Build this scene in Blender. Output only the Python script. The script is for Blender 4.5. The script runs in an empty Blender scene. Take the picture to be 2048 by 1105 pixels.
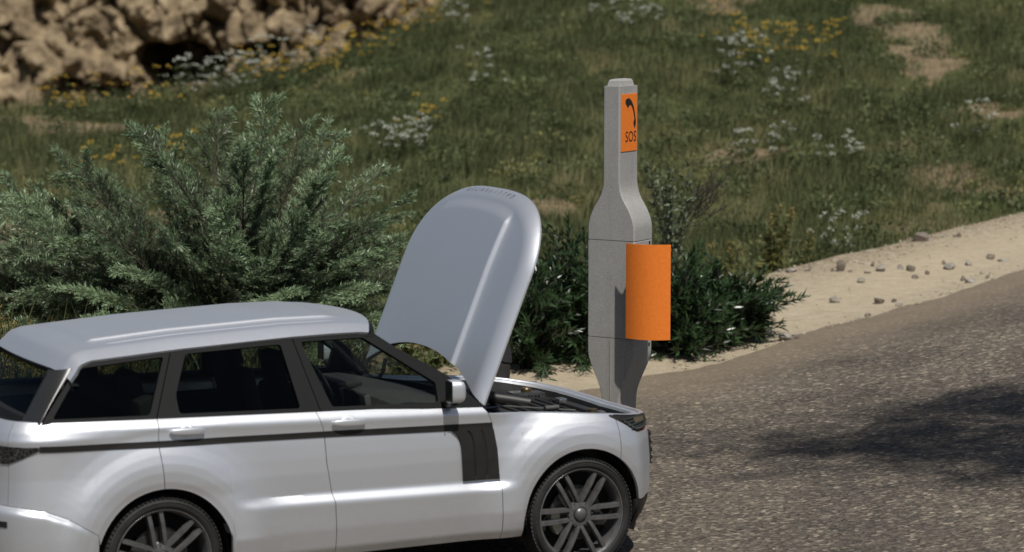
import bpy, bmesh, math, random
import numpy as np
from mathutils import Vector, Matrix, geometry

random.seed(7)
RNG = np.random.default_rng(11)
SC = bpy.context.scene
COL = SC.collection

# ------------------------------------------------------------------ camera
CAM_Z = 3.9865
PITCH = math.radians(6.7657)
cam_d = bpy.data.cameras.new("Camera")
cam = bpy.data.objects.new("Camera", cam_d)
COL.objects.link(cam)
cam.location = (0, 0, CAM_Z)
cam.rotation_euler = (math.pi / 2 - PITCH, 0, 0)
cam_d.sensor_width = 36
cam_d.lens = 96.68
cam_d.clip_end = 3000
cam_d.dof.use_dof = True
cam_d.dof.focus_distance = 20.5
cam_d.dof.aperture_fstop = 1.9
SC.camera = cam

# ------------------------------------------------------------------ light
SUN = Vector((0.349, -0.937, 1.68)).normalized()      # towards the sun
EL = math.asin(SUN.z)
ROT = math.atan2(SUN.x, SUN.y)
world = bpy.data.worlds.new("World")
SC.world = world
world.use_nodes = True
wn = world.node_tree
bg = wn.nodes["Background"]
sky = wn.nodes.new("ShaderNodeTexSky")
sky.sky_type = 'NISHITA'
sky.sun_disc = False
sky.sun_elevation = EL
sky.sun_rotation = ROT
sky.air_density = 1.0
sky.dust_density = 1.5
wn.links.new(sky.outputs[0], bg.inputs[0])
bg.inputs[1].default_value = 0.05
sun_d = bpy.data.lights.new("Sun", 'SUN')
sun_d.energy = 4.3
sun_d.angle = math.radians(0.9)
sun_d.color = (1.0, 0.955, 0.89)
sun = bpy.data.objects.new("Sun", sun_d)
COL.objects.link(sun)
sun.rotation_euler = (-SUN).to_track_quat('-Z', 'Y').to_euler()
SC.view_settings.view_transform = 'Standard'
SC.view_settings.look = 'None'
SC.view_settings.exposure = -0.15
SC.view_settings.gamma = 1.0

# ------------------------------------------------------------------ helpers
def tag(o, label=None, cat=None, group=None, kind=None):
    if label: o["label"] = label
    if cat: o["category"] = cat
    if group: o["group"] = group
    if kind: o["kind"] = kind
    return o

def empty(name, loc=(0, 0, 0), rz=0.0):
    o = bpy.data.objects.new(name, None)
    COL.objects.link(o)
    o.location = loc
    o.rotation_euler = (0, 0, rz)
    o.empty_display_size = 0.2
    return o

def mk(name, V, F, mat, parent=None, smooth=True, sharp=38, attr=None, recalc=False):
    me = bpy.data.meshes.new(name)
    V = np.asarray(V, dtype=np.float64)
    me.from_pydata([tuple(v) for v in V], [], [tuple(int(i) for i in f) for f in F])
    me.update()
    if recalc:
        bm = bmesh.new(); bm.from_mesh(me)
        bmesh.ops.recalc_face_normals(bm, faces=bm.faces)
        bm.to_mesh(me); bm.free()
    if mat is not None:
        for m in (mat if isinstance(mat, (list, tuple)) else [mat]):
            me.materials.append(m)
    if attr is not None:
        for an, av in attr.items():
            a = me.attributes.new(an, 'FLOAT', 'POINT')
            a.data.foreach_set('value', np.asarray(av, dtype=np.float32))
    if smooth:
        me.polygons.foreach_set('use_smooth', [True] * len(me.polygons))
        try:
            me.set_sharp_from_angle(angle=math.radians(sharp))
        except Exception:
            pass
    o = bpy.data.objects.new(name, me)
    COL.objects.link(o)
    if parent is not None:
        o.parent = parent
    return o

def fastmesh(name, V, F, mat, parent=None, attr=None, smooth=False):
    """big meshes: F is an (n,k) int array"""
    me = bpy.data.meshes.new(name)
    V = np.asarray(V, np.float32); F = np.asarray(F, np.int32)
    n, k = F.shape
    me.vertices.add(len(V)); me.vertices.foreach_set('co', V.ravel())
    me.loops.add(n * k); me.loops.foreach_set('vertex_index', F.ravel())
    me.polygons.add(n)
    me.polygons.foreach_set('loop_start', np.arange(0, n * k, k, dtype=np.int32))
    me.polygons.foreach_set('loop_total', np.full(n, k, np.int32))
    if smooth: me.polygons.foreach_set('use_smooth', [True] * n)
    me.update(calc_edges=True)
    if mat is not None: me.materials.append(mat)
    if attr is not None:
        for an, av in attr.items():
            a = me.attributes.new(an, 'FLOAT', 'POINT')
            a.data.foreach_set('value', np.asarray(av, dtype=np.float32))
    o = bpy.data.objects.new(name, me)
    COL.objects.link(o)
    if parent is not None: o.parent = parent
    return o

def gridF(n, m, flip=False):
    F = []
    for i in range(n - 1):
        for j in range(m - 1):
            a, b, c, d = i * m + j, (i + 1) * m + j, (i + 1) * m + j + 1, i * m + j + 1
            F.append((a, d, c, b) if flip else (a, b, c, d))
    return F

class MB:
    """collects shapes that end up as ONE mesh object"""
    def __init__(s): s.V = []; s.F = []
    def add(s, V, F):
        k = len(s.V)
        s.V += [tuple(v) for v in V]
        s.F += [tuple(i + k for i in f) for f in F]
        return s
    def box(s, c, h, R=None, bev=0.0):
        bm = bmesh.new()
        bmesh.ops.create_cube(bm, size=2)
        for v in bm.verts: v.co = Vector((v.co.x * h[0], v.co.y * h[1], v.co.z * h[2]))
        if bev > 0: bmesh.ops.bevel(bm, geom=bm.edges[:], offset=bev, segments=2, affect='EDGES', profile=0.5)
        if R is not None: bmesh.ops.transform(bm, matrix=R.to_4x4(), verts=bm.verts)
        bm.verts.index_update()
        V = [v.co + Vector(c) for v in bm.verts]
        F = [[v.index for v in f.verts] for f in bm.faces]
        bm.free()
        return s.add(V, F)
    def tube(s, pts, rad, n=8, cap=True):
        pts = [Vector(p) for p in pts]
        rr = rad if isinstance(rad, (list, tuple)) else [rad] * len(pts)
        V = []; F = []
        prev = None
        for i, p in enumerate(pts):
            t = (pts[min(i + 1, len(pts) - 1)] - pts[max(i - 1, 0)]).normalized()
            if prev is None:
                u = t.orthogonal().normalized()
            else:
                u = (prev - t * prev.dot(t)).normalized()
            prev = u
            w = t.cross(u)
            for k in range(n):
                a = 2 * math.pi * k / n
                V.append(p + (u * math.cos(a) + w * math.sin(a)) * rr[i])
        for i in range(len(pts) - 1):
            for k in range(n):
                F.append((i * n + k, i * n + (k + 1) % n, (i + 1) * n + (k + 1) % n, (i + 1) * n + k))
        if cap:
            F.append(tuple(range(n - 1, -1, -1)))
            F.append(tuple((len(pts) - 1) * n + k for k in range(n)))
        return s.add(V, F)
    def lathe(s, prof, n=48, axis='Y', c=(0, 0, 0), cap0=False, cap1=False):
        """prof: list of (r, a) - radius and position along the axis"""
        V = []; F = []
        for r, a in prof:
            for k in range(n):
                t = 2 * math.pi * k / n
                x, y = r * math.cos(t), r * math.sin(t)
                p = {'Y': (x, a, y), 'Z': (x, y, a), 'X': (a, x, y)}[axis]
                V.append((p[0] + c[0], p[1] + c[1], p[2] + c[2]))
        for i in range(len(prof) - 1):
            for k in range(n):
                F.append((i * n + k, i * n + (k + 1) % n, (i + 1) * n + (k + 1) % n, (i + 1) * n + k))
        if cap0: F.append(tuple(range(n)))
        if cap1: F.append(tuple((len(prof) - 1) * n + k for k in range(n)))
        return s.add(V, F)
    def build(s, name, mat, parent=None, smooth=True, sharp=38):
        return mk(name, s.V, s.F, mat, parent, smooth, sharp, recalc=True)

def hash3(ix, iy, iz, seed=0):
    h = (ix * 374761393 + iy * 668265263 + iz * 2147483647 + seed * 1274126177) & 0xFFFFFFFF
    h = ((h ^ (h >> 13)) * 1274126177) & 0xFFFFFFFF
    h = (h ^ (h >> 16)) & 0xFFFFFFFF
    return h / 4294967295.0

def vnoise(x, y, z=None, seed=0):
    x = np.asarray(x, float); y = np.asarray(y, float)
    z = np.zeros_like(x) if z is None else np.asarray(z, float)
    ix, iy, iz = np.floor(x).astype(np.int64), np.floor(y).astype(np.int64), np.floor(z).astype(np.int64)
    fx, fy, fz = x - ix, y - iy, z - iz
    sx, sy, sz = [t * t * (3 - 2 * t) for t in (fx, fy, fz)]
    r = 0
    for dx in (0, 1):
        for dy in (0, 1):
            for dz in (0, 1):
                wgt = (sx if dx else 1 - sx) * (sy if dy else 1 - sy) * (sz if dz else 1 - sz)
                r = r + wgt * hash3(ix + dx, iy + dy, iz + dz, seed)
    return r

def fbm(x, y, z=None, oct=4, seed=0):
    r = 0; a = 0.5; s = 1.0; tot = 0
    for k in range(oct):
        r = r + a * vnoise(np.asarray(x) * s, np.asarray(y) * s, None if z is None else np.asarray(z) * s, seed + k * 17)
        tot += a; a *= 0.5; s *= 2.03
    return r / tot

def sstep(a, b, x):
    t = np.clip((np.asarray(x, float) - a) / (b - a), 0, 1)
    return t * t * (3 - 2 * t)

# ------------------------------------------------------------------ materials
def newmat(name):
    m = bpy.data.materials.new(name)
    m.use_nodes = True
    nt = m.node_tree
    return m, nt, nt.nodes["Principled BSDF"]

def N(nt, t, **kw):
    n = nt.nodes.new(t)
    for k, v in kw.items():
        if hasattr(n, k): setattr(n, k, v)
        else: n.inputs[k].default_value = v
    return n

def ramp(nt, src, stops):
    r = nt.nodes.new("ShaderNodeValToRGB")
    el = r.color_ramp.elements
    while len(el) < len(stops): el.new(0.5)
    for e, (p, c) in zip(el, stops):
        e.position = p
        e.color = (*c, 1) if len(c) == 3 else c
    nt.links.new(src, r.inputs[0])
    return r

def coords(nt, kind="Object", scale=(1, 1, 1)):
    tc = nt.nodes.new("ShaderNodeTexCoord")
    mp = nt.nodes.new("ShaderNodeMapping")
    mp.inputs["Scale"].default_value = scale
    nt.links.new(tc.outputs[kind], mp.inputs[0])
    return mp.outputs[0]

def bump(nt, bsdf, height, strength=0.3, dist=0.01):
    b = nt.nodes.new("ShaderNodeBump")
    b.inputs["Strength"].default_value = strength
    b.inputs["Distance"].default_value = dist
    nt.links.new(height, b.inputs["Height"])
    nt.links.new(b.outputs[0], bsdf.inputs["Normal"])
    return b

def lin(nt, a, ka, b, kb):
    """ka*a + kb*b"""
    m1 = N(nt, "ShaderNodeMath", operation='MULTIPLY'); nt.links.new(a, m1.inputs[0]); m1.inputs[1].default_value = ka
    m2 = N(nt, "ShaderNodeMath", operation='MULTIPLY_ADD'); nt.links.new(b, m2.inputs[0]); m2.inputs[1].default_value = kb
    nt.links.new(m1.outputs[0], m2.inputs[2])
    return m2.outputs[0]

def mixc(nt, fac, a, b, mode='MIX'):
    m = nt.nodes.new("ShaderNodeMix")
    m.data_type = 'RGBA'
    m.blend_type = mode
    for i, v in ((0, fac), (6, a), (7, b)):
        if isinstance(v, (int, float)): m.inputs[i].default_value = v
        elif isinstance(v, tuple): m.inputs[i].default_value = (*v, 1) if len(v) == 3 else v
        else: nt.links.new(v, m.inputs[i])
    return m.outputs[2]

def simple(name, col, rough=0.5, metal=0.0, var=0.12, scale=30, bmp=0.0, coat=0.0, spec=0.5):
    m, nt, b = newmat(name)
    co = coords(nt)
    n = N(nt, "ShaderNodeTexNoise", Scale=scale, Detail=5.0)
    nt.links.new(co, n.inputs["Vector"])
    lo = tuple(c * (1 - var) for c in col); hi = tuple(min(1, c * (1 + var)) for c in col)
    r = ramp(nt, n.outputs["Fac"], [(0.3, lo), (0.7, hi)])
    nt.links.new(r.outputs[0], b.inputs["Base Color"])
    b.inputs["Roughness"].default_value = rough
    b.inputs["Metallic"].default_value = metal
    b.inputs["Coat Weight"].default_value = coat
    b.inputs["Specular IOR Level"].default_value = spec
    if bmp > 0: bump(nt, b, n.outputs["Fac"], bmp, 0.004)
    return m

def paint_mat():
    m, nt, b = newmat("silver_paint")
    co = coords(nt)
    n = N(nt, "ShaderNodeTexNoise", Scale=2.2, Detail=8.0, Roughness=0.65)
    nt.links.new(co, n.inputs["Vector"])
    sp = N(nt, "ShaderNodeTexNoise", Scale=28.0, Detail=6.0)
    nt.links.new(co, sp.inputs["Vector"])
    # a film of road dust, heavier low on the body
    sep = N(nt, "ShaderNodeSeparateXYZ"); nt.links.new(co, sep.inputs[0])
    mr = N(nt, "ShaderNodeMapRange"); nt.links.new(sep.outputs[2], mr.inputs[0])
    mr.inputs[1].default_value = 0.2; mr.inputs[2].default_value = 0.95
    mr.inputs[3].default_value = 0.26; mr.inputs[4].default_value = 0.02
    mu = N(nt, "ShaderNodeMath", operation='MULTIPLY'); nt.links.new(mr.outputs[0], mu.inputs[0])
    nt.links.new(sp.outputs["Fac"], mu.inputs[1])
    base = ramp(nt, n.outputs["Fac"], [(0.3, (0.725, 0.750, 0.795)), (0.7, (0.745, 0.770, 0.812))])
    c = mixc(nt, mu.outputs[0], base.outputs[0], (0.30, 0.28, 0.25))
    nt.links.new(c, b.inputs["Base Color"])
    rr = ramp(nt, sp.outputs["Fac"], [(0.3, (0.425,) * 3), (0.75, (0.455,) * 3)])
    nt.links.new(rr.outputs[0], b.inputs["Roughness"])
    b.inputs["Metallic"].default_value = 0.72
    b.inputs["Coat Weight"].default_value = 0.28
    b.inputs["Coat Roughness"].default_value = 0.14
    fl = N(nt, "ShaderNodeTexNoise", Scale=900.0, Detail=2.0)
    nt.links.new(co, fl.inputs["Vector"])
    bump(nt, b, fl.outputs["Fac"], 0.01, 0.0005)
    return m

def glass_mat(name, tint, gl=0.08):
    m = bpy.data.materials.new(name); m.use_nodes = True
    nt = m.node_tree; nt.nodes.clear()
    out = nt.nodes.new("ShaderNodeOutputMaterial")
    tr = N(nt, "ShaderNodeBsdfTransparent"); tr.inputs[0].default_value = (*tint, 1)
    g = N(nt, "ShaderNodeBsdfGlossy"); g.inputs["Roughness"].default_value = 0.04
    g.inputs[0].default_value = (0.9, 0.95, 1, 1)
    lw = N(nt, "ShaderNodeFresnel"); lw.inputs[0].default_value = 1.35
    mu = N(nt, "ShaderNodeMath", operation='MULTIPLY'); mu.inputs[1].default_value = gl * 10
    nt.links.new(lw.outputs[0], mu.inputs[0])
    mx = nt.nodes.new("ShaderNodeMixShader")
    nt.links.new(mu.outputs[0], mx.inputs[0]); nt.links.new(tr.outputs[0], mx.inputs[1]); nt.links.new(g.outputs[0], mx.inputs[2])
    nt.links.new(mx.outputs[0], out.inputs[0])
    return m

def leaf_mat(name, dark, light, trans=0.25, rough=0.5, spec=0.3, attr="tint"):
    m, nt, b = newmat(name)
    at = N(nt, "ShaderNodeAttribute"); at.attribute_name = attr
    r = ramp(nt, at.outputs["Fac"], [(0.0, dark), (1.0, light)])
    nt.links.new(r.outputs[0], b.inputs["Base Color"])
    b.inputs["Roughness"].default_value = rough
    b.inputs["Specular IOR Level"].default_value = spec
    if trans > 0:
        t = N(nt, "ShaderNodeBsdfTranslucent"); nt.links.new(r.outputs[0], t.inputs[0])
        mx = nt.nodes.new("ShaderNodeMixShader"); mx.inputs[0].default_value = trans
        out = nt.nodes["Material Output"]
        nt.links.new(b.outputs[0], mx.inputs[1]); nt.links.new(t.outputs[0], mx.inputs[2])
        nt.links.new(mx.outputs[0], out.inputs[0])
    return m

M = {}
M['paint'] = paint_mat()
M['trim'] = simple("black_trim", (0.020, 0.019, 0.0175), 0.5, var=0.15, scale=8, spec=0.3)
M['gloss'] = simple("pillar_black", (0.0095, 0.0095, 0.0095), 0.45, var=0.1, scale=5, spec=0.22)
M['rubber'] = simple("tyre_rubber", (0.020, 0.020, 0.020), 0.75, var=0.35, scale=14, bmp=0.15)
M['rim'] = simple("gunmetal_alloy", (0.15, 0.15, 0.15), 0.40, metal=0.55, var=0.2, scale=25)
M['lip'] = simple("polished_lip", (0.42, 0.42, 0.42), 0.32, metal=0.9, var=0.1)
M['disc'] = simple("brake_iron", (0.10, 0.10, 0.10), 0.45, metal=0.8, var=0.25, scale=50)
M['caliper'] = simple("caliper_metal", (0.34, 0.33, 0.26), 0.5, metal=0.3)
M['cabin'] = simple("cabin_plastic", (0.028, 0.027, 0.026), 0.6, var=0.2, scale=18)
M['seat'] = simple("seat_cloth", (0.014, 0.014, 0.016), 0.85, var=0.2, scale=60)
M['dash'] = simple("dash_plastic", (0.05, 0.047, 0.044), 0.55, var=0.2, scale=25)
M['bay'] = simple("engine_black", (0.013, 0.013, 0.013), 0.5, var=0.4, scale=20)
M['bay2'] = simple("engine_plastic", (0.035, 0.035, 0.034), 0.42, var=0.35, scale=24)
M['steel'] = simple("bare_steel", (0.38, 0.38, 0.38), 0.35, metal=0.9)
M['brass'] = simple("brass_cap", (0.14, 0.11, 0.06), 0.4, metal=0.7)
M['amber'] = simple("amber_lens", (0.10, 0.078, 0.048), 0.35)
M['dull'] = simple("dull_chrome", (0.16, 0.16, 0.155), 0.35, metal=0.6)
M['void'] = simple("dark_lining", (0.008, 0.008, 0.008), 0.9)
M['glass'] = glass_mat("clear_side_glass", (0.84, 0.87, 0.85), 0.03)
M['privacy'] = glass_mat("privacy_glass", (0.66, 0.69, 0.66), 0.03)
M['plate'] = simple("plate_white", (0.7, 0.7, 0.66), 0.5)

def taillight_mat():
    m, nt, b = newmat("smoked_mesh_lamp")
    co = coords(nt, scale=(1, 1, 1.0))
    v = N(nt, "ShaderNodeTexVoronoi", Scale=38.0); v.feature = 'DISTANCE_TO_EDGE'
    nt.links.new(co, v.inputs["Vector"])
    r = ramp(nt, v.outputs["Distance"], [(0.03, (0.07, 0.07, 0.068)), (0.09, (0.010, 0.010, 0.010))])
    nt.links.new(r.outputs[0], b.inputs["Base Color"])
    b.inputs["Roughness"].default_value = 0.35
    return m
M['lamp'] = taillight_mat()
M['piano'] = simple("rear_pillar_black", (0.03, 0.029, 0.027), 0.36, var=0.1, scale=5, spec=0.7)

def concrete_mat():
    m, nt, b = newmat("grey_concrete")
    co = coords(nt)
    n = N(nt, "ShaderNodeTexNoise", Scale=3.0, Detail=8.0, Roughness=0.6); nt.links.new(co, n.inputs["Vector"])
    f = N(nt, "ShaderNodeTexNoise", Scale=120.0, Detail=4.0); nt.links.new(co, f.inputs["Vector"])
    r = ramp(nt, n.outputs["Fac"], [(0.3, (0.345, 0.342, 0.325)), (0.7, (0.395, 0.392, 0.375))])
    r2 = ramp(nt, f.outputs["Fac"], [(0.35, (0.8,) * 3), (0.65, (1.08,) * 3)])
    c = mixc(nt, 1.0, r.outputs[0], r2.outputs[0], 'MULTIPLY')
    sm = coords(nt, scale=(9, 9, 0.7))
    st = N(nt, "ShaderNodeTexNoise", Scale=1.6, Detail=6.0, Roughness=0.7); nt.links.new(sm, st.inputs["Vector"])
    rs = ramp(nt, st.outputs["Fac"], [(0.55, (1, 1, 1)), (0.80, (0.80, 0.785, 0.75))])
    c = mixc(nt, 1.0, c, rs.outputs[0], 'MULTIPLY')
    sep = N(nt, "ShaderNodeSeparateXYZ"); nt.links.new(co, sep.inputs[0])
    mr = N(nt, "ShaderNodeMapRange"); nt.links.new(sep.outputs[2], mr.inputs[0])
    mr.inputs[1].default_value = 0.0; mr.inputs[2].default_value = 1.1; mr.inputs[3].default_value = 0.6; mr.inputs[4].default_value = 0.0
    ms = N(nt, "ShaderNodeMath", operation='MULTIPLY'); nt.links.new(mr.outputs[0], ms.inputs[0]); nt.links.new(n.outputs["Fac"], ms.inputs[1])
    c = mixc(nt, ms.outputs[0], c, (0.23, 0.19, 0.14))
    pt = N(nt, "ShaderNodeTexVoronoi", Scale=38.0); nt.links.new(co, pt.inputs["Vector"])
    rp = ramp(nt, pt.outputs["Distance"], [(0.10, (0.55, 0.55, 0.53)), (0.17, (1, 1, 1))])
    c = mixc(nt, 0.35, c, rp.outputs[0], 'MULTIPLY')
    nt.links.new(c, b.inputs["Base Color"])
    b.inputs["Roughness"].default_value = 0.75
    bump(nt, b, f.outputs["Fac"], 0.25, 0.003)
    return m
M['concrete'] = concrete_mat()

def orange_mat():
    m, nt, b = newmat("orange_plastic")
    co = coords(nt)
    n = N(nt, "ShaderNodeTexNoise", Scale=45.0, Detail=5.0); nt.links.new(co, n.inputs["Vector"])
    r = ramp(nt, n.outputs["Fac"], [(0.3, (0.82, 0.205, 0.025)), (0.7, (0.89, 0.235, 0.034))])
    nt.links.new(r.outputs[0], b.inputs["Base Color"])
    b.inputs["Roughness"].default_value = 0.6
    b.inputs["Specular IOR Level"].default_value = 0.25
    bump(nt, b, n.outputs["Fac"], 0.08, 0.002)
    return m
M['orange'] = orange_mat()
M['ink'] = simple("black_ink", (0.008, 0.009, 0.008), 0.6)
M['letter'] = simple("grey_lettering", (0.09, 0.10, 0.12), 0.4)

# ------------------------------------------------------------------ terrain
RX = np.array([-60, -20, -8, -4, -1.0, 0.16, 0.58, 0.79, 1.26, 2.03, 2.82, 3.66, 4.25, 4.65, 5.15, 5.64, 7.5, 12, 30, 60.])
RY = np.array([14., 18, 20.8, 22.2, 23.5, 24.27, 24.82, 25.03, 25.73, 26.21, 27.34, 28.0, 28.63, 29.18, 29.71, 30.1, 31.6, 35, 48, 70.])
VX = np.array([-60, -20, -8, -4, -1.6, -0.79, -0.59, 0.6, 2.61, 3.01, 3.55, 4.09, 5.01, 6.23, 8, 12, 30, 60.])
VY = np.array([15., 19.5, 22.6, 24.0, 24.5, 25.3, 26.3, 27.8, 30.03, 30.55, 31.03, 31.38, 32.28, 33.29, 34.6, 38, 52, 75.])
def rise(x):
    x = np.asarray(x, float)
    return .12 * np.log1p(np.exp(np.clip((x - 1.6) * 2.2, -40, 40))) / 2.2 * (1 - 0.5 * sstep(8, 40, x))
def y_road(x): return np.interp(x, RX, RY)
def y_veg(x): return np.interp(x, VX, VY)
CRX = np.array([-40, -20, -8.56, -7.12, -5.67, -3.77, -2.15, -1.4, 0.0, 3, 8, 16, 40])
CRY = np.array([44, 45, 46, 47.5, 50, 54, 58, 62, 66, 72, 80, 90, 110.])
CRZ = np.array([0.9, 1.0, 1.21, 1.29, 1.4, 1.81, 2.3, 2.86, 3.51, 4.8, 6.6, 9, 14.])
def T(x, y, detail=True):
    x = np.asarray(x, float); y = np.asarray(y, float)
    r = rise(x)
    ye, yv = y_road(x), y_veg(x)
    berm = .26 * sstep(0, 1, (y - ye) / np.maximum(yv - ye, .3)) * sstep(-1.5, 2.0, x)
    z = r + berm
    # past the verge: a shallow dip, then the bank
    yc = np.interp(x, CRX, CRY); zc = np.interp(x, CRX, CRZ)
    foot = r - .10
    t = np.clip((y - yv - .2) / np.maximum(yc - yv - .2, 1), 0, 3)
    tt = np.minimum(t, 1)
    hill = foot + (zc - foot) * (tt ** 1.15)
    over = np.maximum(y - yc, 0)
    hill = hill - np.where(x < 1, 1, np.clip(1 - (x - 1) / 3, 0, 1)) * (over * .03 + over ** 2 * .012) + np.where(x > 1, over * .05, 0)
    if detail:
        am = sstep(.5, 6, y - yv) * (1 - .6 * sstep(.85, 1.0, tt))
        hill = hill + am * ((fbm(x * .22, y * .22, oct=3, seed=3) - .5) * .55 + (fbm(x * .9, y * .9, oct=2, seed=9) - .5) * .14)
    hill = np.maximum(hill, -4.5)
    k = sstep(0, .8, y - yv)
    z = z * (1 - k) + hill * k
    if detail:
        z = z + (fbm(x * 1.3, y * 1.3, oct=3, seed=31) - .5) * .05 * sstep(0, .6, y - ye)
    return z

def ground_mat():
    m, nt, b = newmat("hill_soil")
    co = coords(nt)
    big = N(nt, "ShaderNodeTexNoise", Scale=0.55, Detail=7.0, Roughness=0.62); nt.links.new(co, big.inputs["Vector"])
    mid = N(nt, "ShaderNodeTexNoise", Scale=3.5, Detail=8.0, Roughness=0.7); nt.links.new(co, mid.inputs["Vector"])
    fine = N(nt, "ShaderNodeTexNoise", Scale=26.0, Detail=6.0, Roughness=0.7); nt.links.new(co, fine.inputs["Vector"])
    grn = ramp(nt, mid.outputs["Fac"], [(0.28, (0.042, 0.056, 0.020)), (0.5, (0.092, 0.106, 0.042)), (0.72, (0.165, 0.165, 0.072))])
    soil = ramp(nt, mid.outputs["Fac"], [(0.3, (0.13, 0.10, 0.058)), (0.65, (0.30, 0.235, 0.145))])
    at = N(nt, "ShaderNodeAttribute"); at.attribute_name = "bare"
    ad = N(nt, "ShaderNodeMath", operation='MULTIPLY_ADD')
    nt.links.new(fine.outputs["Fac"], ad.inputs[0]); ad.inputs[1].default_value = 0.5
    nt.links.new(at.outputs["Fac"], ad.inputs[2])
    mk_ = ramp(nt, ad.outputs[0], [(0.52, (0, 0, 0)), (0.82, (1, 1, 1))])
    c = mixc(nt, mk_.outputs[0], grn.outputs[0], soil.outputs[0])
    fr = ramp(nt, fine.outputs["Fac"], [(0.3, (0.62,) * 3), (0.7, (1.25,) * 3)])
    c = mixc(nt, 1.0, c, fr.outputs[0], 'MULTIPLY')
    nt.links.new(c, b.inputs["Base Color"])
    b.inputs["Roughness"].default_value = 0.95
    b.inputs["Specular IOR Level"].default_value = 0.1
    bump(nt, b, fine.outputs["Fac"], 0.6, 0.05)
    return m
M['ground'] = ground_mat()

def bare_mask(x, y):
    """where the bank shows bare earth (0..1)"""
    v = fbm(x * .33 + 5, y * .20 + 2, oct=4, seed=71)
    m = .7 * sstep(.58, .80, v)
    for (cx, cy, rx, ry) in ((4.6, 62, 1.6, 7), (7.2, 51, .8, 5), (7.4, 42.5, .6, .8), (3.4, 40.5, .9, .7), (-5.4, 34.5, 1.8, 2.5),
                             (-7.6, 33, 1.6, 2.0), (-0.9, 27.4, 1.0, .8), (0.2, 36.0, .7, .7), (8.5, 57, 1.0, 3), (-7.8, 45.2, 1.6, 1.0)):
        d = ((x - cx) / rx) ** 2 + ((y - cy) / ry) ** 2 + (fbm(x * 1.6, y * .9, oct=5, seed=5) - .5) * 2.6
        m = np.maximum(m, .9 * (1 - sstep(.1, 1.25, d)))
    return m

def build_ground():
    xs = np.unique(np.concatenate([np.linspace(-90, -14, 40), np.linspace(-14, 16, 240), np.linspace(16, 120, 40)]))
    ys = np.unique(np.concatenate([np.linspace(-40, 20, 40), np.linspace(20, 46, 200), np.linspace(46, 76, 130), np.linspace(76, 100, 20), np.linspace(100, 900, 24)]))
    X, Y = np.meshgrid(xs, ys, indexing='ij')
    Z = T(X, Y)
    inner = (1 - sstep(-.5, .1, Y - y_veg(X)))
    Z = Z - .07 * inner
    V = np.stack([X, Y, Z], -1).reshape(-1, 3)
    n, mm = X.shape
    i, j = np.meshgrid(np.arange(n - 1), np.arange(mm - 1), indexing='ij')
    a = (i * mm + j).ravel()
    F = np.stack([a, a + mm, a + mm + 1, a + 1], 1)
    o = fastmesh("hillside_ground", V, F, M['ground'], attr={'bare': bare_mask(X, Y).ravel()}, smooth=True)
    tag(o, kind="structure")
build_ground()

def sand_mat():
    m, nt, b = newmat("dusty_sand")
    co = coords(nt)
    st = coords(nt, scale=(1.0, 2.6, 1.0))
    big = N(nt, "ShaderNodeTexNoise", Scale=0.9, Detail=6.0, Roughness=0.6); nt.links.new(st, big.inputs["Vector"])
    mid = N(nt, "ShaderNodeTexNoise", Scale=6.0, Detail=8.0, Roughness=0.72); nt.links.new(st, mid.inputs["Vector"])
    fine = N(nt, "ShaderNodeTexNoise", Scale=55.0, Detail=5.0, Roughness=0.7); nt.links.new(co, fine.inputs["Vector"])
    r = ramp(nt, mid.outputs["Fac"], [(0.28, (0.40, 0.33, 0.225)), (0.5, (0.52, 0.440, 0.315)), (0.74, (0.59, 0.515, 0.39))])
    r2 = ramp(nt, fine.outputs["Fac"], [(0.3, (0.78,) * 3), (0.68, (1.1,) * 3)])
    c = mixc(nt, 1.0, r.outputs[0], r2.outputs[0], 'MULTIPLY')
    # gravelly brown upper lip of the verge
    at = N(nt, "ShaderNodeAttribute"); at.attribute_name = "across"
    mk_ = ramp(nt, lin(nt, mid.outputs["Fac"], .45, at.outputs["Fac"], .5), [(.52, (0, 0, 0)), (.70, (1, 1, 1))])
    v = N(nt, "ShaderNodeTexVoronoi", Scale=14.0); nt.links.new(st, v.inputs["Vector"])
    grv = ramp(nt, v.outputs["Color"], [(0.1, (0.20, 0.15, 0.09)), (0.55, (0.36, 0.29, 0.19)), (0.9, (0.52, 0.47, 0.38))])
    mk2 = N(nt, "ShaderNodeMath", operation='MULTIPLY'); nt.links.new(mk_.outputs[0], mk2.inputs[0]); mk2.inputs[1].default_value = 0.85
    c = mixc(nt, mk2.outputs[0], c, grv.outputs[0])
    nt.links.new(c, b.inputs["Base Color"])
    b.inputs["Roughness"].default_value = 0.95
    b.inputs["Specular IOR Level"].default_value = 0.1
    bump(nt, b, mid.outputs["Fac"], 0.9, 0.05)
    return m
M['sand'] = sand_mat()

def build_sand():
    xs = np.unique(np.concatenate([np.linspace(-40, -8, 30), np.linspace(-8, 12, 500), np.linspace(12, 50, 60)]))
    vs = np.linspace(0, 1, 50)
    X, Vv = np.meshgrid(xs, vs, indexing='ij')
    e0 = y_road(X) - .7
    wob = (fbm(X * 1.6, X * 0 + 3, oct=4, seed=21) - .5) * .35
    e1 = y_veg(X) + .18 + wob
    Y = e0 + (e1 - e0) * Vv
    Z = T(X, Y) + .004
    Z = Z - .09 * sstep(.955, 1, Vv)
    Z = Z - .03 * (1 - sstep(0, .08, Vv))
    n, mm = X.shape
    i, j = np.meshgrid(np.arange(n - 1), np.arange(mm - 1), indexing='ij')
    a = (i * mm + j).ravel()
    F = np.stack([a, a + mm, a + mm + 1, a + 1], 1)
    o = fastmesh("sand_verge", np.stack([X, Y, Z], -1).reshape(-1, 3), F, M['sand'], attr={'across': Vv.ravel()}, smooth=True)
    tag(o, kind="structure")
build_sand()

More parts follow.
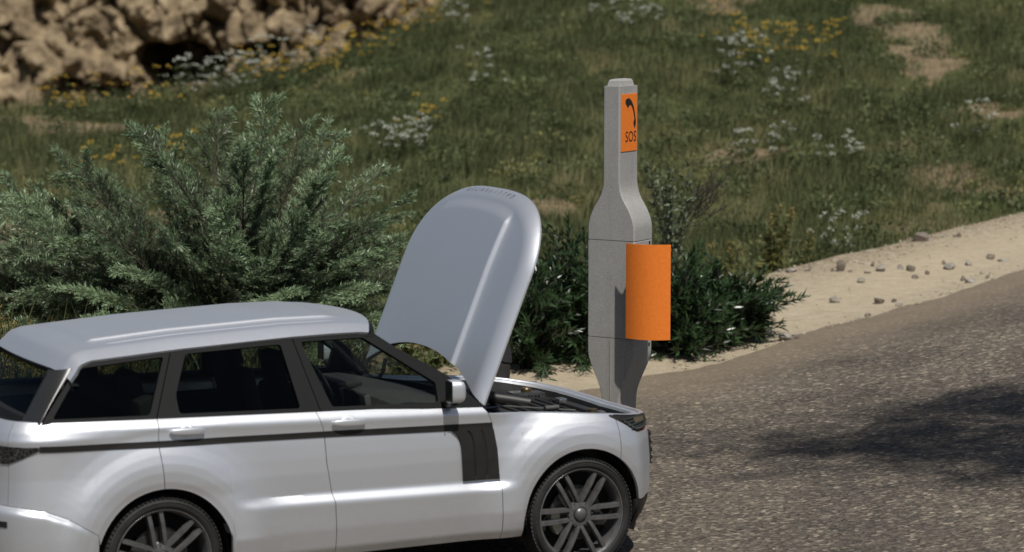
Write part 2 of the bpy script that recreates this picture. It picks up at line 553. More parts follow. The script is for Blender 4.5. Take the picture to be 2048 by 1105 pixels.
def asphalt_mat():
    m, nt, b = newmat("worn_asphalt")
    co = coords(nt, scale=(0.8, 1.0, 1.0))
    v = N(nt, "ShaderNodeTexVoronoi", Scale=36.0); nt.links.new(co, v.inputs["Vector"])
    v2 = N(nt, "ShaderNodeTexVoronoi", Scale=84.0); nt.links.new(co, v2.inputs["Vector"])
    big = N(nt, "ShaderNodeTexNoise", Scale=0.8, Detail=7.0, Roughness=0.65); nt.links.new(co, big.inputs["Vector"])
    mid = N(nt, "ShaderNodeTexNoise", Scale=5.0, Detail=7.0, Roughness=0.7); nt.links.new(co, mid.inputs["Vector"])
    s1 = ramp(nt, v.outputs["Color"], [(0.05, (0.026, 0.025, 0.024)), (0.45, (0.094, 0.086, 0.075)), (0.75, (0.190, 0.172, 0.148)), (0.95, (0.56, 0.50, 0.41))])
    s2 = ramp(nt, v2.outputs["Color"], [(0.1, (0.035, 0.033, 0.031)), (0.6, (0.125, 0.116, 0.104)), (0.95, (0.42, 0.37, 0.31))])
    c = mixc(nt, 0.38, s1.outputs[0], s2.outputs[0])
    bm_ = ramp(nt, big.outputs["Fac"], [(0.32, (0.58, 0.56, 0.54)), (0.68, (1.30, 1.21, 1.08))])
    c = mixc(nt, 1.0, c, bm_.outputs[0], 'MULTIPLY')
    # dust blown over the edge
    at = N(nt, "ShaderNodeAttribute"); at.attribute_name = "edge"
    mk_ = ramp(nt, lin(nt, mid.outputs["Fac"], .4, at.outputs["Fac"], .5), [(.22, (0, 0, 0)), (.64, (0.66, 0.66, 0.66))])
    c = mixc(nt, mk_.outputs[0], c, (0.245, 0.195, 0.137))
    nt.links.new(c, b.inputs["Base Color"])
    b.inputs["Roughness"].default_value = 0.85
    b.inputs["Specular IOR Level"].default_value = 0.25
    h = mixc(nt, 0.5, v.outputs["Distance"], mid.outputs["Fac"])
    bump(nt, b, h, 0.55, 0.02)
    return m
M['asphalt'] = asphalt_mat()

def build_road():
    xs = np.unique(np.concatenate([np.linspace(-40, -8, 24), np.linspace(-8, 12, 420), np.linspace(12, 50, 40)]))
    vs = np.concatenate([np.linspace(0, .25, 50), np.linspace(.25, 1, 45)[1:]])
    X, Vv = np.meshgrid(xs, vs, indexing='ij')
    wob = (fbm(X * 1.1, X * 0, oct=4, seed=40) - .5) * .55 + (fbm(X * 5, X * 0 + 9, oct=3, seed=44) - .5) * .18
    e0 = y_road(X) + wob
    e1 = -30.0
    Y = e0 + (e1 - e0) * Vv
    Z = T(X, Y) * 1.0 + .012
    Z = Z - .012 * (1 - sstep(0, .01, Vv))
    d = (e0 - Y)
    n, mm = X.shape
    i, j = np.meshgrid(np.arange(n - 1), np.arange(mm - 1), indexing='ij')
    a = (i * mm + j).ravel()
    F = np.stack([a, a + 1, a + mm + 1, a + mm], 1)
    ed = 1 - sstep(0, 3.6, d)
    o = fastmesh("road", np.stack([X, Y, Z], -1).reshape(-1, 3), F, M['asphalt'], attr={'edge': ed.ravel() ** 1.3}, smooth=True)
    tag(o, kind="structure")
build_road()

# ------------------------------------------------------------------ far cliff
def cliff_mat():
    m, nt, b = newmat("tan_cliff_rock")
    co = coords(nt)
    n1 = N(nt, "ShaderNodeTexNoise", Scale=0.8, Detail=8.0, Roughness=0.65); nt.links.new(co, n1.inputs["Vector"])
    n2 = N(nt, "ShaderNodeTexNoise", Scale=3.2, Detail=6.0); nt.links.new(co, n2.inputs["Vector"])
    r = ramp(nt, n1.outputs["Fac"], [(0.32, (0.055, 0.042, 0.027)), (0.47, (0.22, 0.168, 0.105)), (0.66, (0.40, 0.315, 0.20))])
    c = r.outputs[0]
    v = ramp(nt, n2.outputs["Fac"], [(0.60, (0, 0, 0)), (0.72, (1, 1, 1))])
    mu = N(nt, "ShaderNodeMath", operation='MULTIPLY'); nt.links.new(v.outputs[0], mu.inputs[0]); mu.inputs[1].default_value = 0.55
    c = mixc(nt, mu.outputs[0], c, (0.045, 0.05, 0.022))
    nt.links.new(c, b.inputs["Base Color"]); b.inputs["Roughness"].default_value = 0.95
    b.inputs["Specular IOR Level"].default_value = 0.1
    bump(nt, b, n2.outputs["Fac"], 0.8, 0.3)
    return m

def voro2(x, y, seed):
    ix, iy = np.floor(x).astype(np.int64), np.floor(y).astype(np.int64)
    f1 = np.full(x.shape, 9.0); f2 = np.full(x.shape, 9.0); val = np.zeros(x.shape); sx = np.zeros(x.shape); sy = np.zeros(x.shape); tx = np.zeros(x.shape); ty = np.zeros(x.shape)
    for dx in (-1, 0, 1):
        for dy in (-1, 0, 1):
            cx, cy = ix + dx, iy + dy
            px = cx + hash3(cx, cy, cx * 0, seed); py = cy + hash3(cx, cy, cx * 0 + 1, seed)
            d = np.hypot(x - px, y - py)
            near = d < f1
            f2 = np.where(near, f1, np.minimum(f2, d))
            val = np.where(near, hash3(cx, cy, cx * 0 + 2, seed), val)
            sx = np.where(near, hash3(cx, cy, cx * 0 + 3, seed) - .5, sx)
            sy = np.where(near, hash3(cx, cy, cx * 0 + 4, seed) - .5, sy)
            tx = np.where(near, x - px, tx); ty = np.where(near, y - py, ty)
            f1 = np.where(near, d, f1)
    return f1, f2, val, sx * tx * 2 + sy * ty * 2, sy

def build_cliff():
    xs = np.linspace(-34, 14, 620); zs = np.linspace(-6, 16, 300)
    X, Z = np.meshgrid(xs, zs, indexing='ij')
    wx = X + (fbm(X * .5, Z * .5, oct=3, seed=1) - .5) * 1.3
    wz = Z + (fbm(X * .5 + 40, Z * .5, oct=3, seed=2) - .5) * 1.3
    blocky = sstep(-16.5, -12.5, X)
    s = 1.25
    f1, f2, val, sx, sy = voro2(wx * s, wz * s * .62, 5)
    big1, big2, bval, bsx, bsy = voro2(wx * .33 + 9, wz * .36, 8)
    crack = np.clip((f2 - f1) / .25, 0, 1) * .65 + .35 * np.clip((big2 - big1) / .2, 0, 1)
    crack = crack * blocky + (1 - blocky) * np.clip(np.clip((big2 - big1) / .16, 0, 1) * .8 + .2, 0, 1)
    depth = 112 + (Z - 1) * .9 + bval * 2.0 + (fbm(X * .3, Z * .3, oct=4, seed=4) - .5) * 4
    depth = depth - blocky * (1.0 * val + 1.5 * crack ** .4 + 2.0 * sx) - (1 - blocky) * (1.1 * crack ** .5 + 2.6 * bsx + .8 * sx)
    depth = depth + (fbm(X * 1.2, Z * 1.2, oct=6, seed=14) - .5) * 2.6
    # the shelter at its foot
    cave = 1 - sstep(.55, 1.0, ((X + 13.3) / 1.9) ** 2 + ((Z + 0.55) / 0.95) ** 2 + (fbm(X * 1.1, Z * 1.1, oct=4, seed=19) - .5) * 1.5)
    cave2 = 1 - sstep(.6, 1.0, ((X + 10.2) / .9) ** 2 + ((Z - .0) / .30) ** 2 + (fbm(X * .9, Z * .9, oct=3, seed=29) - .5) * .9)
    depth = depth + cave * 6 + cave2 * 2.5
    # talus at the foot
    depth = depth - sstep(-1.4, -5, Z) * 9 * 1.0
    V = np.stack([X, depth, Z], -1).reshape(-1, 3)
    n, mm = X.shape
    i, j = np.meshgrid(np.arange(n - 1), np.arange(mm - 1), indexing='ij')
    a = (i * mm + j).ravel()
    F = np.stack([a, a + mm, a + mm + 1, a + 1], 1)
    o = fastmesh("rock_cliff", V, F, cliff_mat(), smooth=True)
    tag(o, "sunlit tan rock cliff with a dark hollow at its foot behind the grassy bank", "cliff", kind="structure")
build_cliff()

# ================================================================== the car
# car coordinates: x forward from the front axle, w to the right, z up
CAR = empty("parked_car", (0.02612, 18.18544, 0.012), math.radians(27.2))
tag(CAR, "silver SUV with black window pillars, its bonnet standing open on the road edge", "car")

def cv(P):
    P = np.asarray(P, float)
    return np.stack([P[..., 0], -P[..., 1], P[..., 2]], -1)

NX, RXX = 2.8, 2.8
FA, FX0 = .77, 0.0
RA, RX0 = .66, -3.2
BW = .945
def _corner(x0, a, sgn, NX):
    t = np.linspace(0, math.pi / 2, 1500)
    x = x0 + sgn * a * np.sin(t) ** (2 / NX)
    w = BW * np.cos(t) ** (2 / NX)
    return x, w
_fx, _fw = _corner(FX0, FA, 1, 2.8)
_rx, _rw = _corner(RX0, RA, -1, 4.0)
_px = np.concatenate([_rx[::-1], np.linspace(RX0, FX0, 400)[1:-1], _fx])
_mid = np.linspace(RX0, FX0, 400)[1:-1]
_pw = np.concatenate([_rw[::-1], np.full(398, BW), _fw])
_pq = np.concatenate([[0], np.cumsum(np.hypot(np.diff(_px), np.diff(_pw)))])
_i0 = len(_rx) + 398
_pq = _pq - _pq[_i0] + 0.0
# keep q == x on the straight flank
QMAX = _pq[-1]; QMIN = _pq[0]
_tx = np.gradient(_px, _pq); _tw = np.gradient(_pw, _pq)
_tl = np.hypot(_tx, _tw)
def plan(q):
    q = np.clip(q, QMIN, QMAX)
    x = np.interp(q, _pq, _px); w = np.interp(q, _pq, _pw)
    tx = np.interp(q, _pq, _tx / _tl); tw = np.interp(q, _pq, _tw / _tl)
    return x, w, -tw, tx     # outward normal

def zbelt(x): return 1.135 + (np.asarray(x) + .724) * -.0342
def zrim(q):
    return np.interp(q, [-.72, -.60, -.10, .25, .45, .75, 1.1, QMAX], [1.085, 1.068, 1.032, 1.0, .975, .945, .92, .91])
_DZ = np.array([.20, .27, .33, .45, .585, .600, .645, .70, .80, .90, .98, 1.03, 1.07, 1.115, 1.125, 1.155, 1.18, 1.22, 1.30])
_DD = np.array([-.11, -.055, -.02, .002, .012, .010, -.026, -.024, -.022, -.026, -.032, -.037, -.035, -.030, -.032, -.052, -.075, -.105, -.17])
_FZ = np.array([.20, .30, .38, .5, .65, .8, .9, .97, 1.02, 1.06, 1.10])
_FD = np.array([-.10, -.04, -.01, 0.0, .0, -.012, -.03, -.052, -.075, -.10, -.13])
_RZ = np.array([.20, .30, .42, .55, .65, .70, .76, .9, 1.05, 1.13, 1.18, 1.22, 1.26, 1.3])
_RD = np.array([-.10, -.05, -.02, -.015, -.014, -.015, -.018, -.03, -.035, -.028, -.05, -.08, -.12, -.16])
AR = .436
def offs(q, z):
    # the shoulder line follows the belt, which climbs to the rear
    x = np.asarray(q, float)
    kz = (zbelt(np.clip(x, -3.6, -.3)) - 1.17)
    zz = z - kz * sstep(.75, 1.1, z)
    zz = zz + .022 * (np.clip(x, -2.4, -.3) + .6) * sstep(.45, .58, z) * (1 - sstep(.70, .85, z))
    d = np.interp(zz, _DZ, _DD)
    f = np.interp(z, _FZ, _FD); r = np.interp(z, _RZ, _RD)
    r0 = np.minimum(np.hypot(x, z - .37), np.hypot(x + 2.834, z - .37))
    noledge = np.interp(zz, np.delete(_DZ, [4, 5, 6]), np.delete(_DD, [4, 5, 6]))
    wl = sstep(.50, .70, r0) * sstep(-2.75, -2.2, x)
    d = d * wl + noledge * (1 - wl)
    wf = sstep(-.66, -.25, x) ; wr = sstep(-2.85, -3.5, x)
    d = d * (1 - wf) * (1 - wr) + f * wf + r * wr
    for c, rr in ((0.0, AR), (-2.834, AR - .006)):
        rad = np.hypot((x - c), (z - .37))
        b = np.interp(rad, [0, .436, .47, .53, .58, .63, .69, .76, .84], [.030, .034, .042, .046, .043, .033, .016, .004, 0])
        fade = 1 - sstep(.40, .62, x) if c == 0 else 1 - sstep(-3.45, -3.75, x)
        fade = fade * sstep(.22, .45, z + .12)
        d = d + b * fade
    return d
def skin(q, z, o=0.0):
    x, w, nx, nw = plan(q)
    d = offs(q, z) + o
    return np.stack([x + nx * d, w + nw * d, np.broadcast_to(z, np.shape(q)) * 1.0], -1)

def lip(q, extra=0.0):
    """lower edge of the flank: sill or wheel arch"""
    q = np.asarray(q, float)
    z = np.full(q.shape, .275)
    for c, rr in ((0.0, AR + extra), (-2.834, AR - .006 + extra)):
        s = rr ** 2 - (q - c) ** 2
        z = np.where(s > 0, .37 + np.sqrt(np.maximum(s, 0)), z)
    return z

def smooth_offsets(*a): pass

def panel(name, qL, qR, zlo, zhi, qs, nz, mat, parent, side=1, o=0.0, flange=.022, gap=.0022, sharp=38, zp=None, bulge=None):
    """a piece of the body skin between two cut lines"""
    ql, qr = float(qL(.7)), float(qR(.7))
    fr = np.unique(np.clip((np.asarray(qs) - ql) / (qr - ql), 0, 1))
    fz = np.linspace(0, 1, nz) if zp is None else np.asarray(zp)
    Fq, Fz = np.meshgrid(fr, fz, indexing='ij')
    q = ql + (qr - ql) * Fq
    z = np.full_like(q, .7)
    for _ in range(8):
        lo, hi = zlo(q), zhi(q)
        z = lo + (hi - lo) * Fz
        L, R_ = qL(z), qR(z)
        q = L + gap + (R_ - L - 2 * gap) * Fq
    oo = o if bulge is None else o + bulge(q, z, Fq, Fz)
    P = skin(q, z, oo)
    n, m = Fq.shape
    V = [tuple(v) for v in P.reshape(-1, 3)]
    F = gridF(n, m)
    if flange:
        I = skin(q, z, o - flange)
        loop = [(i, 0) for i in range(n)] + [(n - 1, j) for j in range(1, m)] + [(i, m - 1) for i in range(n - 2, -1, -1)] + [(0, j) for j in range(m - 2, 0, -1)]
        k = len(V)
        V += [tuple(I[i, j]) for i, j in loop]
        ln = len(loop)
        for t in range(ln):
            a, b = loop[t], loop[(t + 1) % ln]
            F.append((a[0] * m + a[1], b[0] * m + b[1], k + (t + 1) % ln, k + t))
    V = np.array(V)
    if side < 0: V[:, 1] *= -1
    return mk(name, cv(V), F, mat, parent, True, sharp, recalc=True)

def cl(a, b, *cs):
    """column positions, bunched towards the arch ends cs"""
    q = [np.linspace(a, b, max(8, int(abs(b - a) / .03)))]
    for c in cs:
        for s in (1, -1):
            q.append(c + s * np.array([.0004, .0015, .004, .008, .014, .022, .032, .045, .06]))
    q = np.concatenate(q)
    return np.unique(np.clip(q, a, b))

c1 = lambda z: np.interp(z, [.3, .41, .61, .86, 1.05, 1.18, 1.25], [-1.720, -1.722, -1.733, -1.775, -1.786, -1.83, -1.85])       # between the doors
c2 = lambda z: np.interp(z, [.3, .864, 1.046, 1.21, 1.3], [-2.80, -2.839, -2.858, -2.849, -2.846])                                # rear door / quarter
c0 = lambda z: np.interp(z, [.3, .64, .85, 1.02, 1.09, 1.14], [-.593, -.603, -.612, -.638, -.672, -.715])                          # front door / fender
cb = lambda z: np.full(np.shape(z), .2625) if np.ndim(z) else .2625                                                           # fender / bumper
const = lambda v: (lambda z: np.full(np.shape(z), v) if np.ndim(z) else v)
zr_b = lambda q: np.interp(q, [QMIN, -3.9, -3.72, -3.56, -3.42, -3.255], [.75, .752, .745, .722, .665, .560])                      # top of the rear bumper

parts = {}
for side in (1, -1):
    P_ = M['paint']
    fd = panel("front_door", c1, c0, lambda q: lip(q), lambda q: zbelt(q), cl(-1.86, -.59), 64, P_, CAR, side)
    rd = panel("rear_door", c2, c1, lambda q: lip(q), lambda q: zbelt(q), cl(-2.86, -1.70, -2.404), 64, P_, CAR, side)
    parts[('fd', side)] = fd; parts[('rd', side)] = rd
    panel("front_fender", c0, cb, lambda q: lip(q), lambda q: np.minimum(zrim(q), zbelt(q)), cl(-.72, .31, -.436), 56, P_, CAR, side)
    # quarter panel: above the rear bumper
    ql = const(QMIN + .0)
    def qlo(q):
        return np.maximum(np.where(q > -3.264, lip(q), 0), np.where(q <= -3.25, zr_b(q) + .004, 0))
    panel("quarter_panel", const(-3.80), c2, qlo, lambda q: zbelt(np.maximum(q, -3.7)), cl(-3.80, -2.80, -3.264), 54, P_, CAR, side)

# rear body behind the quarter panels, tailgate lower half and bumpers (run across the car)
def across_panel(name, q0, zlo, zhi, nz, mat, front, o=0.0, nq=90, flange=.02, bulge=None):
    if front: qs = np.linspace(q0, QMAX, nq)
    else: qs = np.linspace(q0, QMIN, nq)
    fz = np.linspace(0, 1, nz)
    Q, Fz = np.meshgrid(qs, fz, indexing='ij')
    lo, hi = zlo(Q), zhi(Q)
    Z = lo + (hi - lo) * Fz
    P = skin(Q, Z, o if bulge is None else o + bulge(Q, Z))
    Pm = P[::-1][1:].copy(); Pm[..., 1] *= -1
    A = np.concatenate([P, Pm], 0)
    n, m = A.shape[:2]
    V = [tuple(v) for v in A.reshape(-1, 3)]
    F = gridF(n, m)
    if flange:
        I = skin(Q, Z, o - flange); Im = I[::-1][1:].copy(); Im[..., 1] *= -1
        I = np.concatenate([I, Im], 0)
        loop = [(i, 0) for i in range(n)] + [(n - 1, j) for j in range(1, m)] + [(i, m - 1) for i in range(n - 2, -1, -1)] + [(0, j) for j in range(m - 2, 0, -1)]
        k = len(V); ln = len(loop)
        V += [tuple(I[i, j]) for i, j in loop]
        for t in range(ln):
            a, b = loop[t], loop[(t + 1) % ln]
            F.append((a[0] * m + a[1], b[0] * m + b[1], k + (t + 1) % ln, k + t))
    return mk(name, cv(np.array(V)), F, mat, CAR, True, 38, recalc=True)

across_panel("tailgate", -3.803, lambda q: zr_b(q) + .004, lambda q: zbelt(np.full_like(q, -3.7)), 40, M['paint'], False)
rb = across_panel("rear_bumper", -3.252, lambda q: np.where(q > -3.264, lip(q), .30), lambda q: zr_b(q), 34, M['paint'], False, o=.004, nq=120,
                  bulge=lambda q, z: .040 * sstep(-3.28, -3.55, q) * np.clip((zr_b(q) - z) / .03, 0, 1) ** .6)
for side in (1, -1):
    panel("reflector_slot", const(-4.0), const(-3.772), lambda q: np.full(q.shape, .632), lambda q: np.full(q.shape, .668), np.linspace(-4.0, -3.77, 20), 4, M['trim'], CAR, side, o=.048, flange=.02)
fb = across_panel("front_bumper", .2655, lambda q: np.where(q < AR, np.maximum(lip(q), .43), .43), lambda q: np.minimum(zrim(q), np.interp(q, [.2, .27, .40, .46, .6, 1.0, QMAX], [1.0, .985, .885, .862, .85, .84, .84])), 40, M['paint'], True, nq=130)
across_panel("front_valance", .40, lambda q: np.full(q.shape, .22), lambda q: np.full(q.shape, .428), 12, M['trim'], True, o=-.004)
across_panel("grille", .78, lambda q: np.full(q.shape, .60), lambda q: np.interp(q, [.6, 1.0, QMAX], [.80, .82, .83]), 24, M['trim'], True, o=.012,
             bulge=lambda q, z: .006 * np.sign(np.sin(z * 120)) + .003 * np.sign(np.sin(q * 160)))
MB().box((.762, 0, .47), (.010, .06, .045), bev=.004).build("number_plate", M['plate'], CAR)

# headlights on the corners
for side in (1, -1):
    zlo = lambda q: np.interp(q, [.215, .30, .43, .50, .80], [.992, .950, .876, .868, .875])
    zhi = lambda q: np.interp(q, [.215, .25, .5, .8], [1.0, .996, .965, .935])
    hl = panel("headlight", const(.217), const(.80), zlo, zhi, np.linspace(.217, .80, 60), 14, M['trim'], CAR, side, o=.004, flange=.03, gap=0)
    panel("lamp_frame", const(.33), const(.70), lambda q: zlo(q) + .012, lambda q: zlo(q) + .024, np.linspace(.33, .70, 40), 4, M['dull'], hl, side, o=.010, flange=.008, gap=0)
    for k in range(4):
        z0 = .896 + k * .020
        panel("lamp_fin", const(.385 - k * .025), const(.62), lambda q, z0=z0: np.full(q.shape, z0), lambda q, z0=z0: np.full(q.shape, z0 + .007), np.linspace(.3, .62, 24), 3, M['bay2'], hl, side, o=.013, flange=.01, gap=0)
    panel("lamp_reflector", const(.445), const(.60), lambda q: np.full(q.shape, .925), lambda q: np.interp(q, [.44, .47, .6], [.945, .958, .950]), np.linspace(.445, .60, 18), 8, M['amber'], hl, side, o=.016, flange=.01, gap=0)
    # tail lamp wrapping round the rear corner
    tl = panel("tail_light", const(-4.25), const(-3.575), lambda q: np.interp(q, [-4.2, -3.80, -3.70, -3.575], [.985, .995, 1.030, 1.082]), lambda q: np.interp(q, [-4.2, -3.80, -3.60, -3.575], [1.10, 1.100, 1.099, 1.096]), np.linspace(-4.25, -3.575, 50), 10, M['lamp'], CAR, side, o=.006, flange=.02, gap=0)
    # black strip along the flank and the vent behind the front wheel
    zu = lambda q: np.interp(q, [-3.60, -1.786, -.649, -.6], [1.1045, 1.055, 1.020, 1.0195])
    zl = lambda q: np.interp(q, [-3.60, -1.78, -.928, -.6], [1.068, 1.017, .987, .980])
    panel("side_moulding", const(-3.585), lambda z: c0(z) - .003, zl, zu, np.linspace(-3.59, -.6, 120), 5, M['trim'], CAR, side, o=.004, flange=.012, gap=0)
    vent = panel("fender_vent", lambda z: np.interp(z, [.64, .90, .94, .965, .99], [-.848, -.864, -.876, -.895, -.928]), lambda z: c0(z) - .002, lambda q: np.full(q.shape, .664), lambda q: zl(q) - .001,
          np.linspace(-.93, -.60, 61), 30, M['trim'], CAR, side, o=.007, flange=.02, gap=0,
          bulge=lambda q, z, a, b: .008 - .010 * (np.exp(-((a - .36) / .018) ** 2) + np.exp(-((a - .68) / .018) ** 2)) * sstep(.675, .69, z))

# dark inner skin so the shut lines read as gaps
for side in (1, -1):
    panel("inner_shell", const(-3.55), const(.24), lambda q: lip(q, .012), lambda q: np.minimum(zbelt(q), zrim(np.maximum(q, -.72))) - .012, cl(-3.55, .24, -3.266, -2.402, -.437), 12, M['void'], CAR, side, o=-.06, flange=0, gap=0)

# rims of the engine bay: a painted ledge running round the opening, then the dark wall
def rim_ring():
    qs = np.linspace(-.655, QMAX, 150)
    P0 = skin(qs, zrim(qs), -.001)
    x, w, nx, nw = plan(qs)
    def ins(d, dz):
        Q = P0.copy(); Q[:, 0] -= nx * d; Q[:, 1] -= nw * d; Q[:, 2] += dz
        return Q
    rings = [P0, ins(.008, .004), ins(.030, .003), ins(.036, -.010), ins(.056, -.011), ins(.062, -.001), ins(.082, -.004), ins(.088, -.020)]
    A = np.stack(rings, 1)
    B = A[::-1][1:].copy(); B[..., 1] *= -1
    A = np.concatenate([A, B], 0)
    mk("bonnet_rim", cv(A.reshape(-1, 3)), gridF(*A.shape[:2]), M['paint'], CAR, True, 30, recalc=True)
    rings = [ins(.0885, -.021), ins(.10, -.06), ins(.125, -.065), ins(.15, -.16), ins(.16, -.45)]
    A = np.stack(rings, 1)
    B = A[::-1][1:].copy(); B[..., 1] *= -1
    A = np.concatenate([A, B], 0)
    mk("bay_wall", cv(A.reshape(-1, 3)), gridF(*A.shape[:2]), M['bay'], CAR, True, 30, recalc=True)
rim_ring()

def cbox(mb, x, w, z, hx, hw, hz, rot=None, bev=.012):
    R = None
    if rot is not None: R = Matrix.Rotation(rot[1], 3, rot[0])
    return mb.box((x, -w, z), (hx, hw, hz), R, min(bev, hx * .6, hw * .6, hz * .6))

b = MB(); cbox(b, -.02, 0, .58, .58, .52, .03); b.build("bay_floor", M['bay'], CAR)
b = MB(); cbox(b, -.66, 0, .84, .02, .80, .24); b.build("bulkhead", M['bay'], CAR)
eng = MB(); cbox(eng, .10, 0.02, .86, .25, .30, .065, bev=.03); e_ = eng.build("engine_cover", M['bay2'], CAR)
b = MB()
for k in range(6): cbox(b, .10 - .17 + k * .07, 0.02, .930, .012, .26, .008, bev=.004)
b.build("cover_rib", M['bay'], e_)
for w_ in (-.58, .58):
    b = MB(); b.lathe([(.0, 1.0), (.05, 1.0), (.085, .985), (.10, .95), (.11, .62)], 24, 'Z', (-.05, -w_, -.02)); b.build("strut_tower", M['bay2'], CAR)
b = MB(); cbox(b, .40, -.62, .82, .11, .09, .10, bev=.015); bt = b.build("battery_box", M['bay2'], CAR)
b = MB(); b.lathe([(0, .02), (.028, .02), (.036, .01), (.036, -.02)], 20, 'Z', (.40, .62, .93)); b.build("terminal_cap", M['brass'], bt)
b = MB(); cbox(b, -.36, -.50, .96, .12, .20, .06, bev=.02); cbox(b, -.30, -.34, 1.0, .03, .10, .055, bev=.015); ab = b.build("air_box", M['bay2'], CAR)
b = MB(); b.tube([(-.30, .30, .96), (-.12, .22, .98), (.05, .16, .95), (.16, .10, .93)], .045, 14); b.build("intake_hose", M['bay'], CAR)
b = MB(); b.tube([(.52, .40, .80), (.40, .30, .90), (.20, .26, .93), (0, .34, .90)], .022, 10); b.build("coolant_hose", M['bay'], CAR)
b = MB(); cbox(b, .575, 0, .845, .035, .56, .03, bev=.01); cm = b.build("slam_panel", M['bay2'], CAR)
b = MB(); cbox(b, .535, -.36, .885, .03, .035, .018, bev=.004); cbox(b, .53, .22, .885, .02, .03, .015, bev=.004); b.build("bonnet_latch", M['steel'], cm)
b = MB(); b.tube([(-.56, -.30, .99), (-.20, -.20, .985), (.30, -.28, .93)], .007, 8); b.build("cable_clip", M['dull'], CAR)
b = MB(); cbox(b, .30, .52, .90, .07, .06, .05, bev=.015); rs = b.build("washer_reservoir", M['bay2'], CAR)
b = MB(); b.lathe([(0, .012), (.03, .012), (.032, -.012)], 18, 'Z', (.30, -.52, .965)); b.build("filler_cap", M['brass'], rs)
b = MB()
for k in range(16): cbox(b, .02 + k * .026, -.44, .905, .006, .02, .02, bev=.002)
b.build("wiring_loom", M['bay2'], CAR)
b = MB(); b.tube([(.06, -.30, .965), (.16, -.30, .965)], .018, 12); b.build("oil_dipstick_tube", M['dull'], CAR)

# cowl under the windscreen
def cowl():
    t = np.linspace(-1, 1, 41); s = np.linspace(0, 1, 8)
    Tt, Ss = np.meshgrid(t, s, indexing='ij')
    xf = -.635 + .22 * (1 - np.abs(Tt) ** 2.2)
    xb = -.78 + .20 * (1 - Tt ** 2)
    X = xb + (xf - xb) * Ss
    Wd = .835 * Tt
    Z = 1.085 + .02 * (1 - Tt ** 2) - .03 * Ss - .05 * sstep(.8, 1, Ss)
    mk("cowl_panel", cv(np.stack([X, Wd, Z], -1).reshape(-1, 3)), gridF(41, 8), M['trim'], CAR, recalc=True)
cowl()

# ---------------------------------------------------------------- greenhouse
def gw(z): return .865 - .46 * (np.asarray(z) - 1.19)
def flat_frame(name, outer, holes, mat, parent, side, depth=.035, o=0.0):
    loops = [outer] + holes
    pts = [Vector((p[0], p[1], 0)) for l in loops for p in l]
    tri = geometry.tessellate_polygon([[Vector((p[0], p[1], 0)) for p in l] for l in loops])
    n = len(pts)
    V = [(p.x, float(gw(p.y)) + o, p.y) for p in pts] + [(p.x, float(gw(p.y)) + o - depth, p.y - .012) for p in pts]
    F = [tuple(t) for t in tri] + [tuple(i + n for i in reversed(t)) for t in tri]
    k = 0
    for l in loops:
        ln = len(l)
        for i in range(ln):
            a, b2 = k + i, k + (i + 1) % ln
            F.append((a, b2, b2 + n, a + n))
        k += ln
    V = np.array(V)
    if side < 0: V[:, 1] *= -1
    return mk(name, cv(V), F, mat, parent, False, recalc=True)

def rnd(poly, r=.03, n=4):
    """round the corners of a polygon"""
    out = []
    m = len(poly)
    for i in range(m):
        p0, p, p1 = Vector(poly[i - 1]), Vector(poly[i]), Vector(poly[(i + 1) % m])
        a = (p0 - p); b2 = (p1 - p)
        ra = min(r, a.length * .4); rb_ = min(r, b2.length * .4)
        A = p + a.normalized() * ra; B = p + b2.normalized() * rb_
        for k in range(n + 1):
            t = k / n
            out.append(tuple(A * (1 - t) ** 2 + p * 2 * t * (1 - t) + B * t * t))
    return out

